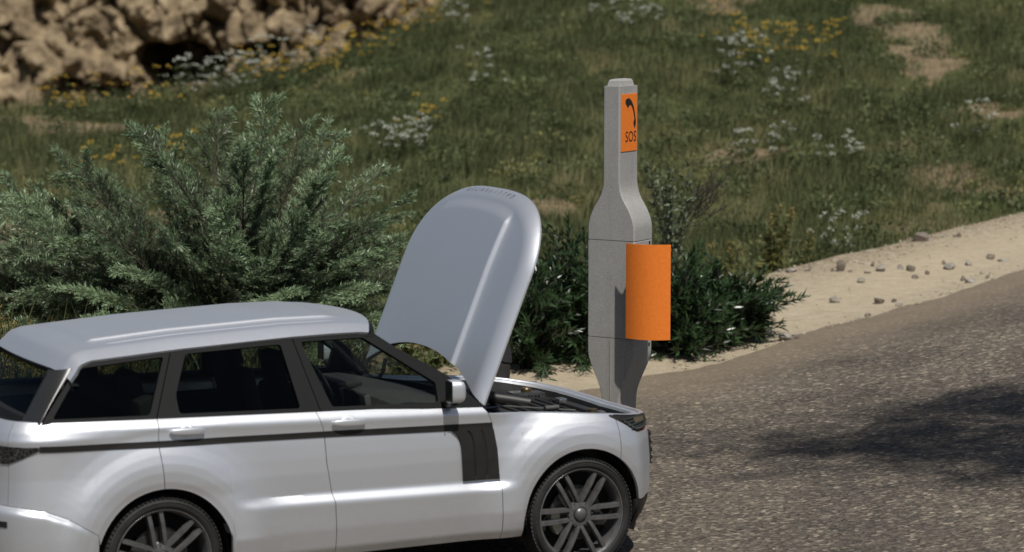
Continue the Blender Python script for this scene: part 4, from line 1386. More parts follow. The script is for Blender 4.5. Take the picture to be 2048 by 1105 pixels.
    ear = [(.070, .078), (.072, .060), (.085, .050), (.110, .045), (.135, .052), (.158, .072), (.178, .100), (.193, .135), (.203, .172), (.207, .188), (.211, .200), (.211, .222), (.205, .240), (.198, .258), (.188, .238), (.180, .225), (.182, .210), (.192, .192), (.188, .170), (.178, .140), (.162, .112), (.145, .094), (.130, .092), (.118, .098), (.108, .112), (.098, .106), (.082, .092)]
    ear = [(.145 + (a - .145) * 1.14, .150 + (b2 - .150) * 1.12) for a, b2 in ear]
    flat("receiver_symbol", ear)
    for i, ch in enumerate("SOS"):
        cu_ = bpy.data.curves.new("glyph", 'FONT'); cu_.body = ch; cu_.size = .116; cu_.align_x = 'CENTER'; cu_.resolution_u = 5
        ob = bpy.data.objects.new("glyph", cu_)
        me = bpy.data.meshes.new_from_object(ob)
        V = [W(a_s + .0055, hw - (.080 + i * .064 + v.co.x * .84), zt - (.367 - v.co.y)) for v in me.vertices]
        F = [tuple(p.vertices) for p in me.polygons]
        bpy.data.objects.remove(ob); bpy.data.curves.remove(cu_); bpy.data.meshes.remove(me)
        mk("letter", V, F, M['ink'], sg, False)
post()

# ================================================================== the person behind the raised bonnet
M['skin'] = simple("skin", (0.36, 0.20, 0.13), 0.55, var=0.08, scale=40)
M['trouser'] = simple("dark_grey_trousers", (0.030, 0.028, 0.026), 0.9, var=0.3, scale=22, bmp=0.5)
M['jacket'] = simple("dark_jacket", (0.020, 0.020, 0.022), 0.85, var=0.2, scale=30, bmp=0.3)
M['hair'] = simple("brown_hair", (0.03, 0.018, 0.010), 0.7, var=0.3, scale=90)
M['shoe'] = simple("black_shoe", (0.015, 0.014, 0.013), 0.5)

def skinmesh(name, nodes, edges, mat, parent, root=0, sub=2):
    me = bpy.data.meshes.new(name + "_armature")
    me.from_pydata([n[:3] for n in nodes], edges, [])
    o = bpy.data.objects.new(name + "_source", me); COL.objects.link(o)
    md = o.modifiers.new("skin", 'SKIN'); md.use_smooth_shade = True
    for i, n in enumerate(nodes):
        sv = me.skin_vertices[0].data[i]
        r = n[3]
        sv.radius = r if isinstance(r, tuple) else (r, r)
        sv.use_root = (i == root)
    sb = o.modifiers.new("sub", 'SUBSURF'); sb.levels = sub; sb.render_levels = sub
    dg = bpy.context.evaluated_depsgraph_get()
    ev = o.evaluated_get(dg)
    m2 = bpy.data.meshes.new_from_object(ev)
    bpy.data.objects.remove(o); bpy.data.meshes.remove(me)
    m2.materials.clear(); m2.materials.append(mat)
    m2.polygons.foreach_set('use_smooth', [True] * len(m2.polygons))
    ob = bpy.data.objects.new(name, m2); COL.objects.link(ob); ob.parent = parent
    return ob

def person():
    # local frame: +x = the way the person faces (to the engine), +y = their left
    fx, fy = -0.80, -0.60
    root = empty("person", (-0.165, 20.1, 0.0), math.atan2(fy, fx))
    tag(root, "person in dark trousers and jacket standing behind the raised bonnet", "person")
    nodes = []; edges = []
    def nd(x, y, z, r): nodes.append((x, y, z, r)); return len(nodes) - 1
    def ch(*ids):
        for a, b in zip(ids[:-1], ids[1:]): edges.append((a, b))
    pel = nd(0, 0, .95, (.165, .135))
    ab = nd(.03, 0, 1.10, (.150, .120)); che = nd(.10, 0, 1.30, (.185, .130)); nb = nd(.14, 0, 1.455, (.070, .070)); hd0 = nd(.18, 0, 1.53, .056); hd1 = nd(.215, 0, 1.595, (.078, .088)); hd = nd(.225, 0, 1.67, (.100, .122)); hd2 = nd(.225, 0, 1.745, (.090, .108)); hd3 = nd(.222, 0, 1.785, (.05, .06)); 
    ch(pel, ab, che, nb, hd0, hd1, hd, hd2, hd3)
    for s in (1, -1):
        hip = nd(0, .095 * s, .90, (.085, .09)); kn = nd(.03, .10 * s, .49, .056); kn0 = nd(.015, .098 * s, .70, .074)
        cf = nd(.0, .102 * s, .33, .055); an = nd(-.02, .105 * s, .10, .038); toe = nd(.13, .125 * s, .045, (.045, .03)); heel = nd(-.04, .105 * s, .05, .036)
        ch(pel, hip, kn0, kn, cf, an, toe); ch(an, heel)
        sh = nd(.12, .185 * s, 1.40, .062); el = nd(.20, .20 * s, 1.20, .043); fa = nd(.30, .17 * s, 1.27, .038); wr = nd(.40, .12 * s, 1.34, (.026, .032)); pm = nd(.45, .11 * s, 1.38, (.018, .040))
        ch(che, sh, el, fa, wr, pm)
        for k, (dy, L) in enumerate(((-.030, .066), (-.010, .078), (.010, .074), (.029, .058))):
            a0 = nd(.475, .11 * s + dy, 1.41, .0095); a1 = nd(.475 + L * .45, .11 * s + dy * 1.15, 1.425, .0088); a2 = nd(.475 + L * .85, .11 * s + dy * 1.2, 1.415, .0075)
            ch(pm, a0, a1, a2)
        t0 = nd(.43, .11 * s - .040 * s, 1.375, .012); t1 = nd(.46, .11 * s - .062 * s, 1.39, .0095)
        ch(pm, t0, t1)
    body = skinmesh("body", nodes, edges, M['skin'], root)
    # clothes and hair are shells grown off the body's own surface
    bme = body.data
    co = np.array([v.co for v in bme.vertices]); no = np.array([v.normal for v in bme.vertices])
    polys = [list(p.vertices) for p in bme.polygons]
    def shell(name, test, off, mat):
        keep = [f for f in polys if all(test(*co[v]) for v in f)]
        used = sorted({v for f in keep for v in f}); ix = {v: k for k, v in enumerate(used)}
        V = co[used] + no[used] * off
        n = len(V)
        F = [[ix[v] for v in f] for f in keep]
        ed = {}
        for f in F:
            for a, b in zip(f, f[1:] + f[:1]): ed[(a, b)] = 1
        V2 = co[used] + no[used] * .002
        F2 = [(b, a, a + n, b + n) for (a, b) in ed if (b, a) not in ed]      # hems
        return mk(name, np.concatenate([V, V2]), F + F2, mat, root, True, 60)
    shell("trousers", lambda x, y, z: .075 < z < 1.08 and x < .17, .020, M['trouser'])
    shell("jacket", lambda x, y, z: .955 < z < 1.475 and x < .405, .028, M['jacket'])
    shell("hair", lambda x, y, z: z > 1.60 and (z > 1.755 or x < .20 + (z - 1.60) * .25), .016, M['hair'])
    b = MB(); b.tube([(.308, 0, 1.685), (.338, 0, 1.650), (.312, 0, 1.638)], [.007, .013, .010], 8); b.build("nose", M['skin'], body)
    b = MB(); b.tube([(.296, -.024, 1.603), (.306, 0, 1.606), (.296, .024, 1.603)], [.003, .006, .003], 8); b.build("mouth", M['hair'], body)
    for s in (1, -1):
        b = MB(); b.lathe([(0.001, -.011), (.009, -.006), (.012, 0), (.009, .006), (0.001, .011)], 12, 'X', (.316, .034 * s, 1.690)); b.build("eye", M['plate'], body)
        b = MB(); b.tube([(.215, .084 * s, 1.635), (.205, .094 * s, 1.66), (.215, .092 * s, 1.690)], [.006, .011, .008], 8); b.build("ear", M['skin'], body)
        b = MB(); b.box((.055, .115 * s, .042), (.135, .046, .040), None, .03); b.build("shoe", M['shoe'], root)
person()

# ================================================================== vegetation
def nrm(v): return v / np.maximum(np.linalg.norm(v, axis=-1, keepdims=True), 1e-9)

def leaf_quads(P, D, S, L, W, bend=0.0):
    """diamond leaves: base P, direction D, side S, length L, width W -> verts (n*4), quads"""
    n = len(P)
    L = np.broadcast_to(L, (n,))[:, None]; W = np.broadcast_to(W, (n,))[:, None]
    N_ = nrm(np.cross(D, S))
    a = P; c = P + D * L + N_ * L * bend
    m = P + D * L * .45 + N_ * L * bend * .1
    V = np.stack([a, m + S * W * .5, c, m - S * W * .5], 1).reshape(-1, 3)
    F = np.arange(n * 4).reshape(n, 4)
    return V, F

def fold_leaves(P, D, S, L, W, fold=.35, bend=-.12):
    """leaves with a fold along the rib: 6 vertices, 4 quads in two halves"""
    n = len(P)
    L = np.broadcast_to(L, (n,))[:, None]; W = np.broadcast_to(W, (n,))[:, None]
    N_ = nrm(np.cross(D, S))
    r0 = P; r1 = P + D * L * .5 + N_ * L * .02; r2 = P + D * L + N_ * L * bend
    l1 = P + D * L * .42 + S * W * .5 + N_ * W * fold * .5; q1 = P + D * L * .42 - S * W * .5 + N_ * W * fold * .5
    V = np.stack([r0, l1, r2, r1, q1], 1).reshape(-1, 3)
    k = np.arange(n)[:, None] * 5
    F = np.concatenate([k + np.array([[0, 1, 2, 3]]), k + np.array([[0, 3, 2, 4]])], 0)
    return V, F

def rand_perp(D, rng):
    r = rng.normal(size=D.shape)
    return nrm(r - D * np.sum(r * D, -1, keepdims=True))

def strands(polys, r0, r1, sides=3):
    V = []; F = []
    k = 0
    for pl in polys:
        pl = np.asarray(pl); m = len(pl)
        t = nrm(np.gradient(pl, axis=0))
        u = np.cross(t, [0.31, .17, .93]); u = nrm(u); w = np.cross(t, u)
        rr = np.linspace(r0, r1, m)[:, None]
        ring = [pl + (u * math.cos(a) + w * math.sin(a)) * rr for a in np.linspace(0, 2 * math.pi, sides, endpoint=False)]
        A = np.stack(ring, 1).reshape(-1, 3)
        V.append(A)
        i, j = np.meshgrid(np.arange(m - 1), np.arange(sides), indexing='ij')
        a = i * sides + j; b = i * sides + (j + 1) % sides
        F.append(np.stack([a, b, b + sides, a + sides], -1).reshape(-1, 4) + k)
        k += len(A)
    return np.concatenate(V), np.concatenate(F)

M['bark'] = simple("grey_brown_bark", (0.075, 0.058, 0.045), 0.9, var=0.3, scale=40)
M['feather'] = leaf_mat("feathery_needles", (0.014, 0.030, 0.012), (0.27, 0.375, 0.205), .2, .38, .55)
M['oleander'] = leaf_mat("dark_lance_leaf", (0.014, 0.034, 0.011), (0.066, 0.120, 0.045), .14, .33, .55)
M['pale'] = leaf_mat("pale_grey_leaf", (0.075, 0.10, 0.055), (0.20, 0.24, 0.15), .2, .45, .4)
M['yleaf'] = leaf_mat("yellow_green_leaf", (0.055, 0.062, 0.018), (0.20, 0.19, 0.06), .25, .5)
M['seed'] = leaf_mat("straw_seed_head", (0.16, 0.125, 0.045), (0.42, 0.33, 0.12), .2, .7)
M['gstem'] = leaf_mat("green_stem", (0.035, 0.050, 0.018), (0.10, 0.12, 0.045), .15, .6)
M['white'] = leaf_mat("white_petals", (0.34, 0.36, 0.29), (0.62, 0.64, 0.55), .2, .7)
M['yellow'] = leaf_mat("yellow_petals", (0.36, 0.23, 0.03), (0.60, 0.41, 0.06), .2, .7)
M['dark'] = simple("dead_twig", (0.040, 0.032, 0.028), 0.9)

def grass_mat():
    m, nt, b = newmat("bank_grass")
    at = N(nt, "ShaderNodeAttribute"); at.attribute_name = "tint"
    r = ramp(nt, at.outputs["Fac"], [(0.0, (0.090, 0.108, 0.046)), (.38, (0.152, 0.168, 0.073)), (.72, (0.225, 0.225, 0.102)), (1.0, (0.38, 0.32, 0.185))])
    nt.links.new(r.outputs[0], b.inputs["Base Color"])
    b.inputs["Roughness"].default_value = .7
    b.inputs["Specular IOR Level"].default_value = .2
    t = N(nt, "ShaderNodeBsdfTranslucent"); nt.links.new(r.outputs[0], t.inputs[0])
    mx = nt.nodes.new("ShaderNodeMixShader"); mx.inputs[0].default_value = .4
    nt.links.new(b.outputs[0], mx.inputs[1]); nt.links.new(t.outputs[0], mx.inputs[2])
    nt.links.new(mx.outputs[0], nt.nodes["Material Output"].inputs[0])
    return m

def grass():
    rng = np.random.default_rng(3)
    n = 1700000
    y = 23.5 + (84 - 23.5) * rng.random(n) ** 1.0
    x = (rng.random(n) * 2 - 1) * (.20 * y + 1.2)
    yv = y_veg(x)
    yc = np.interp(x, CRX, CRY)
    keep = (y > yv + .05) & ((y < yc + 2.0) | (x > 0))
    den = fbm(x * .8, y * .5, oct=3, seed=55)
    bare = bare_mask(x, y)
    keep &= rng.random(n) > np.clip(bare * 1.05, 0, .96)
    keep &= rng.random(n) < np.clip(.55 + (den - .4) * 2.2, .2, 1)
    # thinner far away
    keep &= rng.random(n) < np.clip(46 / y, .5, 1)
    x, y = x[keep], y[keep]
    n = len(x)
    h = (.045 + .10 * rng.random(n)) * (.35 + 1.3 * fbm(x * .8, y * .5, oct=3, seed=77))
    tall = rng.random(n) < .09
    h = np.where(tall, h * 2.8, h)
    z = T(x, y) - .01
    P = np.stack([x, y, z], -1)
    a = rng.random(n) * 2 * math.pi
    lean = .15 + .55 * rng.random(n)
    D = nrm(np.stack([np.cos(a) * lean + .12, np.sin(a) * lean, np.ones(n)], -1))
    S = nrm(np.stack([-np.sin(a + rng.normal(0, .6, n)), np.cos(a), np.zeros(n)], -1))
    w = (.004 + .005 * rng.random(n)) * np.clip(y / 34, .8, 2.0)
    V = np.stack([P - S * w[:, None], P + S * w[:, None], P + D * h[:, None]], 1).reshape(-1, 3)
    F = np.arange(n * 3).reshape(n, 3)
    t = fbm(x * .30, y * .15, oct=3, seed=91) * 1.1 - .30 + 1.25 * (fbm(x * 1.3, y * .7, oct=3, seed=97) - .5)
    t = t + rng.normal(0, .13, n) + .15 * tall
    t = np.clip(t, 0, 1)
    # drier towards the right foot of the bank
    t = np.clip(t + .22 * sstep(3, 8, x) * (1 - sstep(40, 52, y)), 0, 1)
    o = fastmesh("bank_grass", V, F, grass_mat(), attr={'tint': np.repeat(t, 3)})
    tag(o, "mixed green and straw grass covering the bank", "grass", kind="stuff")
    # low broad-leaved growth between the grass: rosettes and little mounds
    n = 1500
    y = 24 + 58 * rng.random(n) ** .9; x = (rng.random(n) * 2 - 1) * (.20 * y + 1)
    keep = (y > y_veg(x) + .3) & ((y < np.interp(x, CRX, CRY) + .6) | (x > 0))
    x, y = x[keep], y[keep]; n = len(x)
    rad = .12 + .38 * rng.random(n) ** 2; tone = np.clip(rng.normal(.42, .26, n), 0, 1)
    k = 170
    q = rng.normal(0, 1, (n, k, 3)); q = nrm(q) * rng.random((n, k, 1)) ** .4; q[..., 2] = np.abs(q[..., 2]) * .75
    P = np.stack([x, y, 0 * x], -1)[:, None, :] + q * rad[:, None, None]
    P[..., 2] += T(P[..., 0], P[..., 1])
    P = P.reshape(-1, 3); m = len(P)
    D = nrm(q.reshape(-1, 3) + rng.normal(0, .6, (m, 3)) + np.array([0, 0, .2]))
    L = (.035 + .05 * rng.random(m)) * np.repeat(.6 + rad, k)
    V, F = leaf_quads(P, D, rand_perp(D, rng), L, L * .55, -.15)
    t = np.clip(np.repeat(tone, k) + rng.normal(0, .12, m), 0, 1)
    mt = leaf_mat("clover_leaf", (0.055, 0.076, 0.030), (0.30, 0.28, 0.11), .35, .55)
    el = mt.node_tree.nodes["Color Ramp"].color_ramp.elements.new(.55); el.color = (0.165, 0.20, 0.085, 1)
    o = fastmesh("ground_cover", V, F, mt, attr={'tint': np.repeat(t, 4)})
    tag(o, "low leafy ground cover in mounds and patches over the bank", "ground cover", kind="stuff")
grass()

def bez(p0, p1, p2, n):
    t = np.linspace(0, 1, n)[:, None]
    return (1 - t) ** 2 * p0 + 2 * t * (1 - t) * p1 + t * t * p2

def feathery_shrub():
    rng = np.random.default_rng(21)
    bx, by = -2.55, 24.3
    bz = float(T(np.array([bx]), np.array([by]))[0])
    root = empty("feathery_shrub", (bx, by, bz))
    tag(root, "big feathery green shrub with plume-like branches spreading behind the car roof", "shrub")
    base = np.zeros(3)
    # where the main plumes reach: (x, y, z) relative to the foot
    tips = [(.40, -.3, 2.72), (.66, 0, 2.58), (-.02, .3, 2.55), (-.80, -.5, 2.38), (.18, -.8, 2.30), (1.08, -.8, 2.22), (.88, .7, 2.42), (1.35, .4, 2.10), (1.78, -1.3, 2.02), (1.72, -1.7, 1.80),
            (1.66, -1.8, 1.42), (-1.35, -.8, 2.20), (-1.62, -1.3, 2.10), (-2.1, -.3, 2.12), (-1.5, -1.8, 1.80), (-1.15, -1.1, 2.16), (-.30, -1.6, 2.22), (-.30, -2.2, 1.90), (.34, -2.4, 1.70), (.72, -2.3, 1.22),
            (-.60, -2.3, 1.52), (-1.0, -2.4, 1.35), (-1.5, -2.2, 1.36), (-2.2, -1.8, 1.6), (.92, -2.0, 1.92), (1.22, -2.2, 1.80), (1.40, -2.3, 1.25), (1.05, -2.5, 1.08), (-.2, -2.7, 1.20), (-.75, -2.7, 1.08),
            (.15, -2.0, 2.0), (-2.6, -1.0, 1.85), (-2.9, -.4, 1.5), (-3.0, .6, 1.7), (-2.4, -1.6, 1.1), (-2.8, -1.3, .8), (1.55, -2.0, .95), (1.7, -1.5, 1.1), (.5, -2.6, .95), (.35, -2.7, .75), (-1.3, -2.6, .9), (-1.8, -2.3, .95),
            (.55, -1.2, 2.32), (-.6, -.2, 2.35), (.9, -1.4, 2.1), (-1.2, .4, 2.1), (.2, 1.2, 2.3), (1.5, 1.1, 1.6), (-1.9, 1.2, 1.7), (-.5, 1.8, 1.8), (.9, 1.8, 1.5), (1.9, .2, 1.2), (1.5, -.6, 1.5), (1.2, -1.3, 1.6),
            (-1.75, -1.0, 2.0), (-1.55, -.5, 1.9), (-2.05, -1.5, 1.75), (-2.3, -.6, 1.95), (-1.8, -1.9, 1.55), (-1.95, -2.1, 1.3), (-1.2, -2.0, 1.65), (-2.45, -1.9, 1.35), (1.62, -1.6, 1.62), (1.3, -1.9, 1.55), (1.0, -1.0, 1.2), (.4, -1.4, 1.5), (-.3, -1.2, 1.7), (-.9, -1.4, 1.7), (-1.4, -1.2, 1.2), (0, -1.6, 1.1), (-.7, -1.8, .8), (.9, -1.7, .8), (-2.0, -.9, 1.3), (-2.3, 0, 1.0)]
    limbs = []; NP, ND, NS, NL, NT = [], [], [], [], []
    twigs = []
    def needles(pl, length, light, spacing=.0115, k=2, fn=None):
        seg = np.linalg.norm(np.diff(pl, axis=0), axis=1).sum()
        m = max(4, int(seg / spacing)) * k
        f = np.sort(rng.random(m)) * .94 + .06
        i = f * (len(pl) - 1); i0 = np.minimum(i.astype(int), len(pl) - 2); fr = (i - i0)[:, None]
        p = pl[i0] * (1 - fr) + pl[i0 + 1] * fr
        t = nrm(pl[i0 + 1] - pl[i0])
        s = rand_perp(t, rng)
        if fn is not None:
            sg = np.where(rng.random(m) < .5, 1, -1)[:, None]
            s = nrm(np.cross(t, fn) * sg + .55 * s)
        ang = .50 + .25 * rng.random(m)[:, None]
        d = nrm(t * np.cos(ang) + s * np.sin(ang) + np.array([0, 0, .08]))
        NP.append(p); ND.append(d); NS.append(rand_perp(d, rng))
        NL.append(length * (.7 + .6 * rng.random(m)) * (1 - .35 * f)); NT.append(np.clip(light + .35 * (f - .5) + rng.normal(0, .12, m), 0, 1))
    tips += [(rng.uniform(-2.6, 1.4), rng.uniform(-2.2, 1.5), rng.uniform(.6, 2.0)) for _ in range(16)]
    for ti, tp in enumerate(tips):
        tp = np.array(tp) + rng.normal(0, .06, 3)
        mid = tp * .5 + np.array([0, 0, .28 + .2 * rng.random()]) + rng.normal(0, .12, 3)
        mid[2] = max(mid[2], .35)
        pl = bez(base + rng.normal(0, .12, 3) * np.array([1, 1, .3]), mid, tp, 26)
        pl[:, 2] -= .10 * np.linspace(0, 1, 26) ** 3 * (np.linalg.norm(tp[:2]) / 2.5)
        limbs.append(pl)
        tone = rng.uniform(.0, .44) if rng.random() > .14 else .85  # a few fronds coloured pale to stand for sun glint
        T_ = nrm(np.gradient(pl, axis=0))
        # each limb ends in one flat, drooping frond, its face turned up and outwards
        fn = nrm(np.array([rng.normal(0, .45), -.55 + rng.normal(0, .4), .75]))
        fl0 = .40 if ti < len(tips) - 16 else .30
        ns = 22
        for q in range(ns):
            f = fl0 + (1 - fl0) * (q + .5 * rng.random()) / ns
            i = min(int(f * 25), 24)
            p = pl[i]; t = T_[i]
            s = nrm(np.cross(t, fn)) * (1 if q % 2 else -1) + rng.normal(0, .16, 3)
            s = nrm(s - t * np.dot(s, t))
            ang = .62 + .16 * rng.normal()
            d = t * math.cos(ang) + s * math.sin(ang)
            L = (.60 * (1.10 - f) ** .8 + .07) * (.75 + .45 * rng.random())
            e = p + d * L + t * L * .22 - np.array([0, 0, .20 * L])
            sp = bez(p, p + d * L * .55 + np.array([0, 0, .04 * L]), e, 10)
            twigs.append(sp)
            lg = tone + 1.05 * (f - .60)  # sunlit tips and shaded core painted into the needle tone
            needles(sp, .072, lg, fn=fn)
            for r in range(6):
                g = .15 + .8 * (r + rng.random() * .6) / 6; j = min(int(g * 9), 8)
                d2 = nrm(sp[j + 1] - sp[j]); s2 = nrm(np.cross(d2, fn)) * (1 if r % 2 else -1) + rng.normal(0, .18, 3)
                e2 = sp[j] + (d2 * .80 + s2 * .50) * L * (.40 - .22 * g)
                tw = np.linspace(sp[j], e2, 4)
                twigs.append(tw)
                needles(tw, .062, lg + .12, k=2, fn=fn)
        needles(pl[-8:], .07, tone + .30)
    P = np.concatenate(NP); D = np.concatenate(ND); S = np.concatenate(NS); L = np.concatenate(NL); t = np.concatenate(NT)
    V, F = leaf_quads(P, D, S, L, .0075, .05)
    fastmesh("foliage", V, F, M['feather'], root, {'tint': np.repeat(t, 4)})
    V, F = strands(limbs, .017, .003, 5)
    fastmesh("branches", V, F, M['bark'], root)
    V, F = strands(twigs, .0035, .0012, 3)
    fastmesh("twigs", V, F, M['bark'], root)
    print("feather needles", len(P))
feathery_shrub()

def lance_shrub(x, y, label, stems, seed, group=None, hgt=1.0, spread=1.0, mat='oleander', L0=.15, W0=.021, lean=(0, 0)):
    rng = np.random.default_rng(seed)
    root = empty("lance_leaf_shrub", (x, y, float(T(np.array([x]), np.array([y]))[0])))
    tag(root, label, "shrub", group)
    polys = []; P, D, S, L, W, Tn = [], [], [], [], [], []
    for k in range(stems):
        a = rng.random() * 2 * math.pi
        out = spread * (.25 + .75 * rng.random()) ; up = hgt * (.45 + .55 * rng.random()) * (1.15 - .5 * out / spread)
        tip = np.array([math.cos(a) * out + lean[0] * rng.random(), math.sin(a) * out * .8 + lean[1] * rng.random(), up])
        b0 = np.array([math.cos(a), math.sin(a), 0]) * .15 * spread * rng.random()
        if k % 3 == 0: tip[2] *= .30; tip[:2] *= 1.1
        up = tip[2]
        pl = bez(b0, np.array([tip[0] * .35, tip[1] * .35, up * .75]), tip, 14)
        polys.append(pl)
        for q in range(4):                       # side shoots
            i = int(4 + q * 2.3); d = nrm(pl[min(i + 1, 13)] - pl[i]); s = rand_perp(d[None], rng)[0]
            e = pl[i] + (d * .8 + s * .6) * (.16 + .22 * rng.random()) * hgt
            polys.append(np.linspace(pl[i], e, 14))
    for pl in polys:
        T_ = nrm(np.gradient(pl, axis=0))
        m = max(8, int(np.linalg.norm(pl[-1] - pl[0]) / .014))
        f = .04 + .96 * np.sort(rng.random(m)); i = np.minimum((f * 13).astype(int), 12); fr = (f * 13 - i)[:, None]
        p = pl[i] * (1 - fr) + pl[i + 1] * fr; t = T_[i]
        s = rand_perp(t, rng); ang = (.45 + .45 * rng.random(m))[:, None]
        d = nrm(t * np.cos(ang) + s * np.sin(ang) + np.array([0, 0, .25]))
        P.append(p); D.append(d); S.append(nrm(np.cross(d, s + rng.normal(0, .4, s.shape))))
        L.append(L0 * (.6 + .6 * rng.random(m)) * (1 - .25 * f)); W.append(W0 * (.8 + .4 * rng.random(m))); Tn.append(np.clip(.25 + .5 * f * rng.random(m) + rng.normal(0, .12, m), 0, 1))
    P, D, S, L, W, Tn = [np.concatenate(q) for q in (P, D, S, L, W, Tn)]
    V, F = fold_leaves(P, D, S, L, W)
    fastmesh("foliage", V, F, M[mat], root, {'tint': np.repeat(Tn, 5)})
    V, F = strands(polys, .008, .003, 4)
    fastmesh("stems", V, F, M['dark'], root)
    return root
lance_shrub(.16, 25.7, "dark lance-leaved shrub right beside the raised bonnet's edge", 44, 5, hgt=1.02, spread=.62)
lance_shrub(.62, 26.1, "dark lance-leaved shrub between the bonnet and the post's left side", 50, 16, hgt=1.25, spread=.64)
lance_shrub(1.05, 26.5, "dark lance-leaved shrub directly behind the phone post", 40, 6, hgt=1.15, spread=.6)
lance_shrub(1.62, 26.6, "dark lance-leaved shrub just right of the orange shield", 54, 8, hgt=1.06, spread=.64)
lance_shrub(1.98, 26.95, "dark lance-leaved shrub second to the right of the orange shield", 50, 18, hgt=.84, spread=.62)
lance_shrub(2.14, 27.1, "low dark shrub whose shoots sprawl onto the sand by the stones", 44, 9, hgt=.74, spread=.6, lean=(.22, -.1))

def pale_sprig():
    rng = np.random.default_rng(31)
    x, y = 1.62, 27.7
    root = empty("pale_leaf_bush", (x, y, float(T(np.array([x]), np.array([y]))[0])))
    tag(root, "upright bush with pale rounded leaves and bare dark twigs rising beside the post's shoulder", "bush")
    polys = []; P, D = [], []
    bare = []
    for k in range(16):
        a = rng.random() * 6.28
        tip = np.array([math.cos(a) * .30 * rng.random() - .02, math.sin(a) * .2, 1.15 + .50 * rng.random()])
        pl = bez(np.zeros(3), tip * np.array([.2, .2, .6]), tip, 14); polys.append(pl)
        for j in range(5, 14):
            for q in range(4):
                d = nrm(rng.normal(0, 1, 3) + np.array([0, 0, .8])); P.append(pl[j] + rng.normal(0, .015, 3)); D.append(d)
    for k in range(15):
        a = rng.random() * 6.28
        s0 = np.array([.12 + .1 * rng.random(), 0, 1.0 + .3 * rng.random()])
        e = s0 + np.array([.10 + .32 * rng.random(), rng.normal(0, .1), .15 + .35 * rng.random()])
        pl = np.linspace(s0, e, 8) + np.cumsum(rng.normal(0, .012, (8, 3)), 0); bare.append(pl)
        for q in range(4):
            j = 2 + int(rng.random() * 5); e2 = pl[j] + np.array([rng.normal(.03, .05), rng.normal(0, .04), .05 + .06 * rng.random()])
            bare.append(np.linspace(pl[j], e2, 4) + rng.normal(0, .004, (4, 3)))
    P, D = np.array(P), np.array(D)
    V, F = fold_leaves(P, D, rand_perp(D, rng), .065 + .04 * rng.random(len(P)), .030, .3)
    fastmesh("foliage", V, F, M['pale'], root, {'tint': np.repeat(rng.random(len(P)), 5)})
    V, F = strands(polys, .007, .003, 4); fastmesh("stems", V, F, M['dark'], root)
    V, F = strands(bare, .005, .003, 4); fastmesh("bare_twigs", V, F, M['dark'], root)
    # the same growth on the other side of the shrub
pale_sprig()

def leafy_weed(x, y, h, label, seed, n=7, heads=True, sp=.25, mat='yleaf', name="leafy_weed"):
    rng = np.random.default_rng(seed)
    root = empty(name, (x, y, float(T(np.array([x]), np.array([y]))[0])))
    tag(root, label, "weed")
    polys = []; P, D, L = [], [], []; HP = []
    for k in range(n):
        a = rng.random() * 6.28; tip = np.array([math.cos(a) * sp * rng.random(), math.sin(a) * sp * .6 * rng.random(), h * (.65 + .4 * rng.random())])
        pl = bez(np.array([math.cos(a), math.sin(a), 0]) * .05, tip * np.array([.4, .4, .6]), tip, 16); polys.append(pl)
        for j in range(2, 16):
            for q in range(2):
                t = rng.random() * 6.28
                P.append(pl[j]); D.append(nrm(np.array([math.cos(t), math.sin(t), .35 + rng.normal(0, .3)]))); L.append((.13 - .10 * j / 16) * (h / .8 + .35) * (.7 + .5 * rng.random()))
        for q in range(26): HP.append(tip + np.array([rng.normal(0, .014), rng.normal(0, .014), -.16 * h * rng.random() + .04]))
    P, D, L, HP = np.array(P), np.array(D), np.array(L), np.array(HP)
    V, F = fold_leaves(P, D, rand_perp(D, rng), L, L * .34, .3, -.25)
    fastmesh("foliage", V, F, M[mat], root, {'tint': np.repeat(rng.random(len(P)), 5)})
    V, F = strands(polys, .006, .0025, 4); fastmesh("stems", V, F, M['gstem'], root, {'tint': rng.random(len(V))})
    if heads:
        d = nrm(rng.normal(0, 1, HP.shape) + np.array([0, 0, 1.2]))
        for q in range(0, len(HP), 26):
            k = slice(q, q + 26)
            V, F = leaf_quads(HP[k], d[k], rand_perp(d[k], rng), .030, .014)
            fastmesh("flower_spike", V, F, M['seed'], root, {'tint': np.repeat(rng.random(len(V) // 4), 4)})
    return root
leafy_weed(2.92, 31.0, .92, "tall yellow-green leafy weed with pointed flower spikes above the verge", 41, n=8, sp=.34)
leafy_weed(3.42, 31.7, .62, "shorter yellow-green weed between the tall weed and the white flowers", 42, n=4, sp=.2)
leafy_weed(2.45, 30.6, .66, "olive weed half hidden behind the sprawling dark shrub", 43, n=6, sp=.3)
for i, (x, y, h, lab) in enumerate(((-1.02, 25.9, .50, "low yellow-leaved bush seen under the raised bonnet beside the windscreen"), (-.72, 26.0, .42, "small golden bush in the gap under the bonnet's hinge edge"), (-1.42, 26.3, .46, "small yellow-flowered weed seen through the windscreen"))):
    leafy_weed(x, y, h, lab, 50 + i, n=16, sp=.42, name="golden_bush")

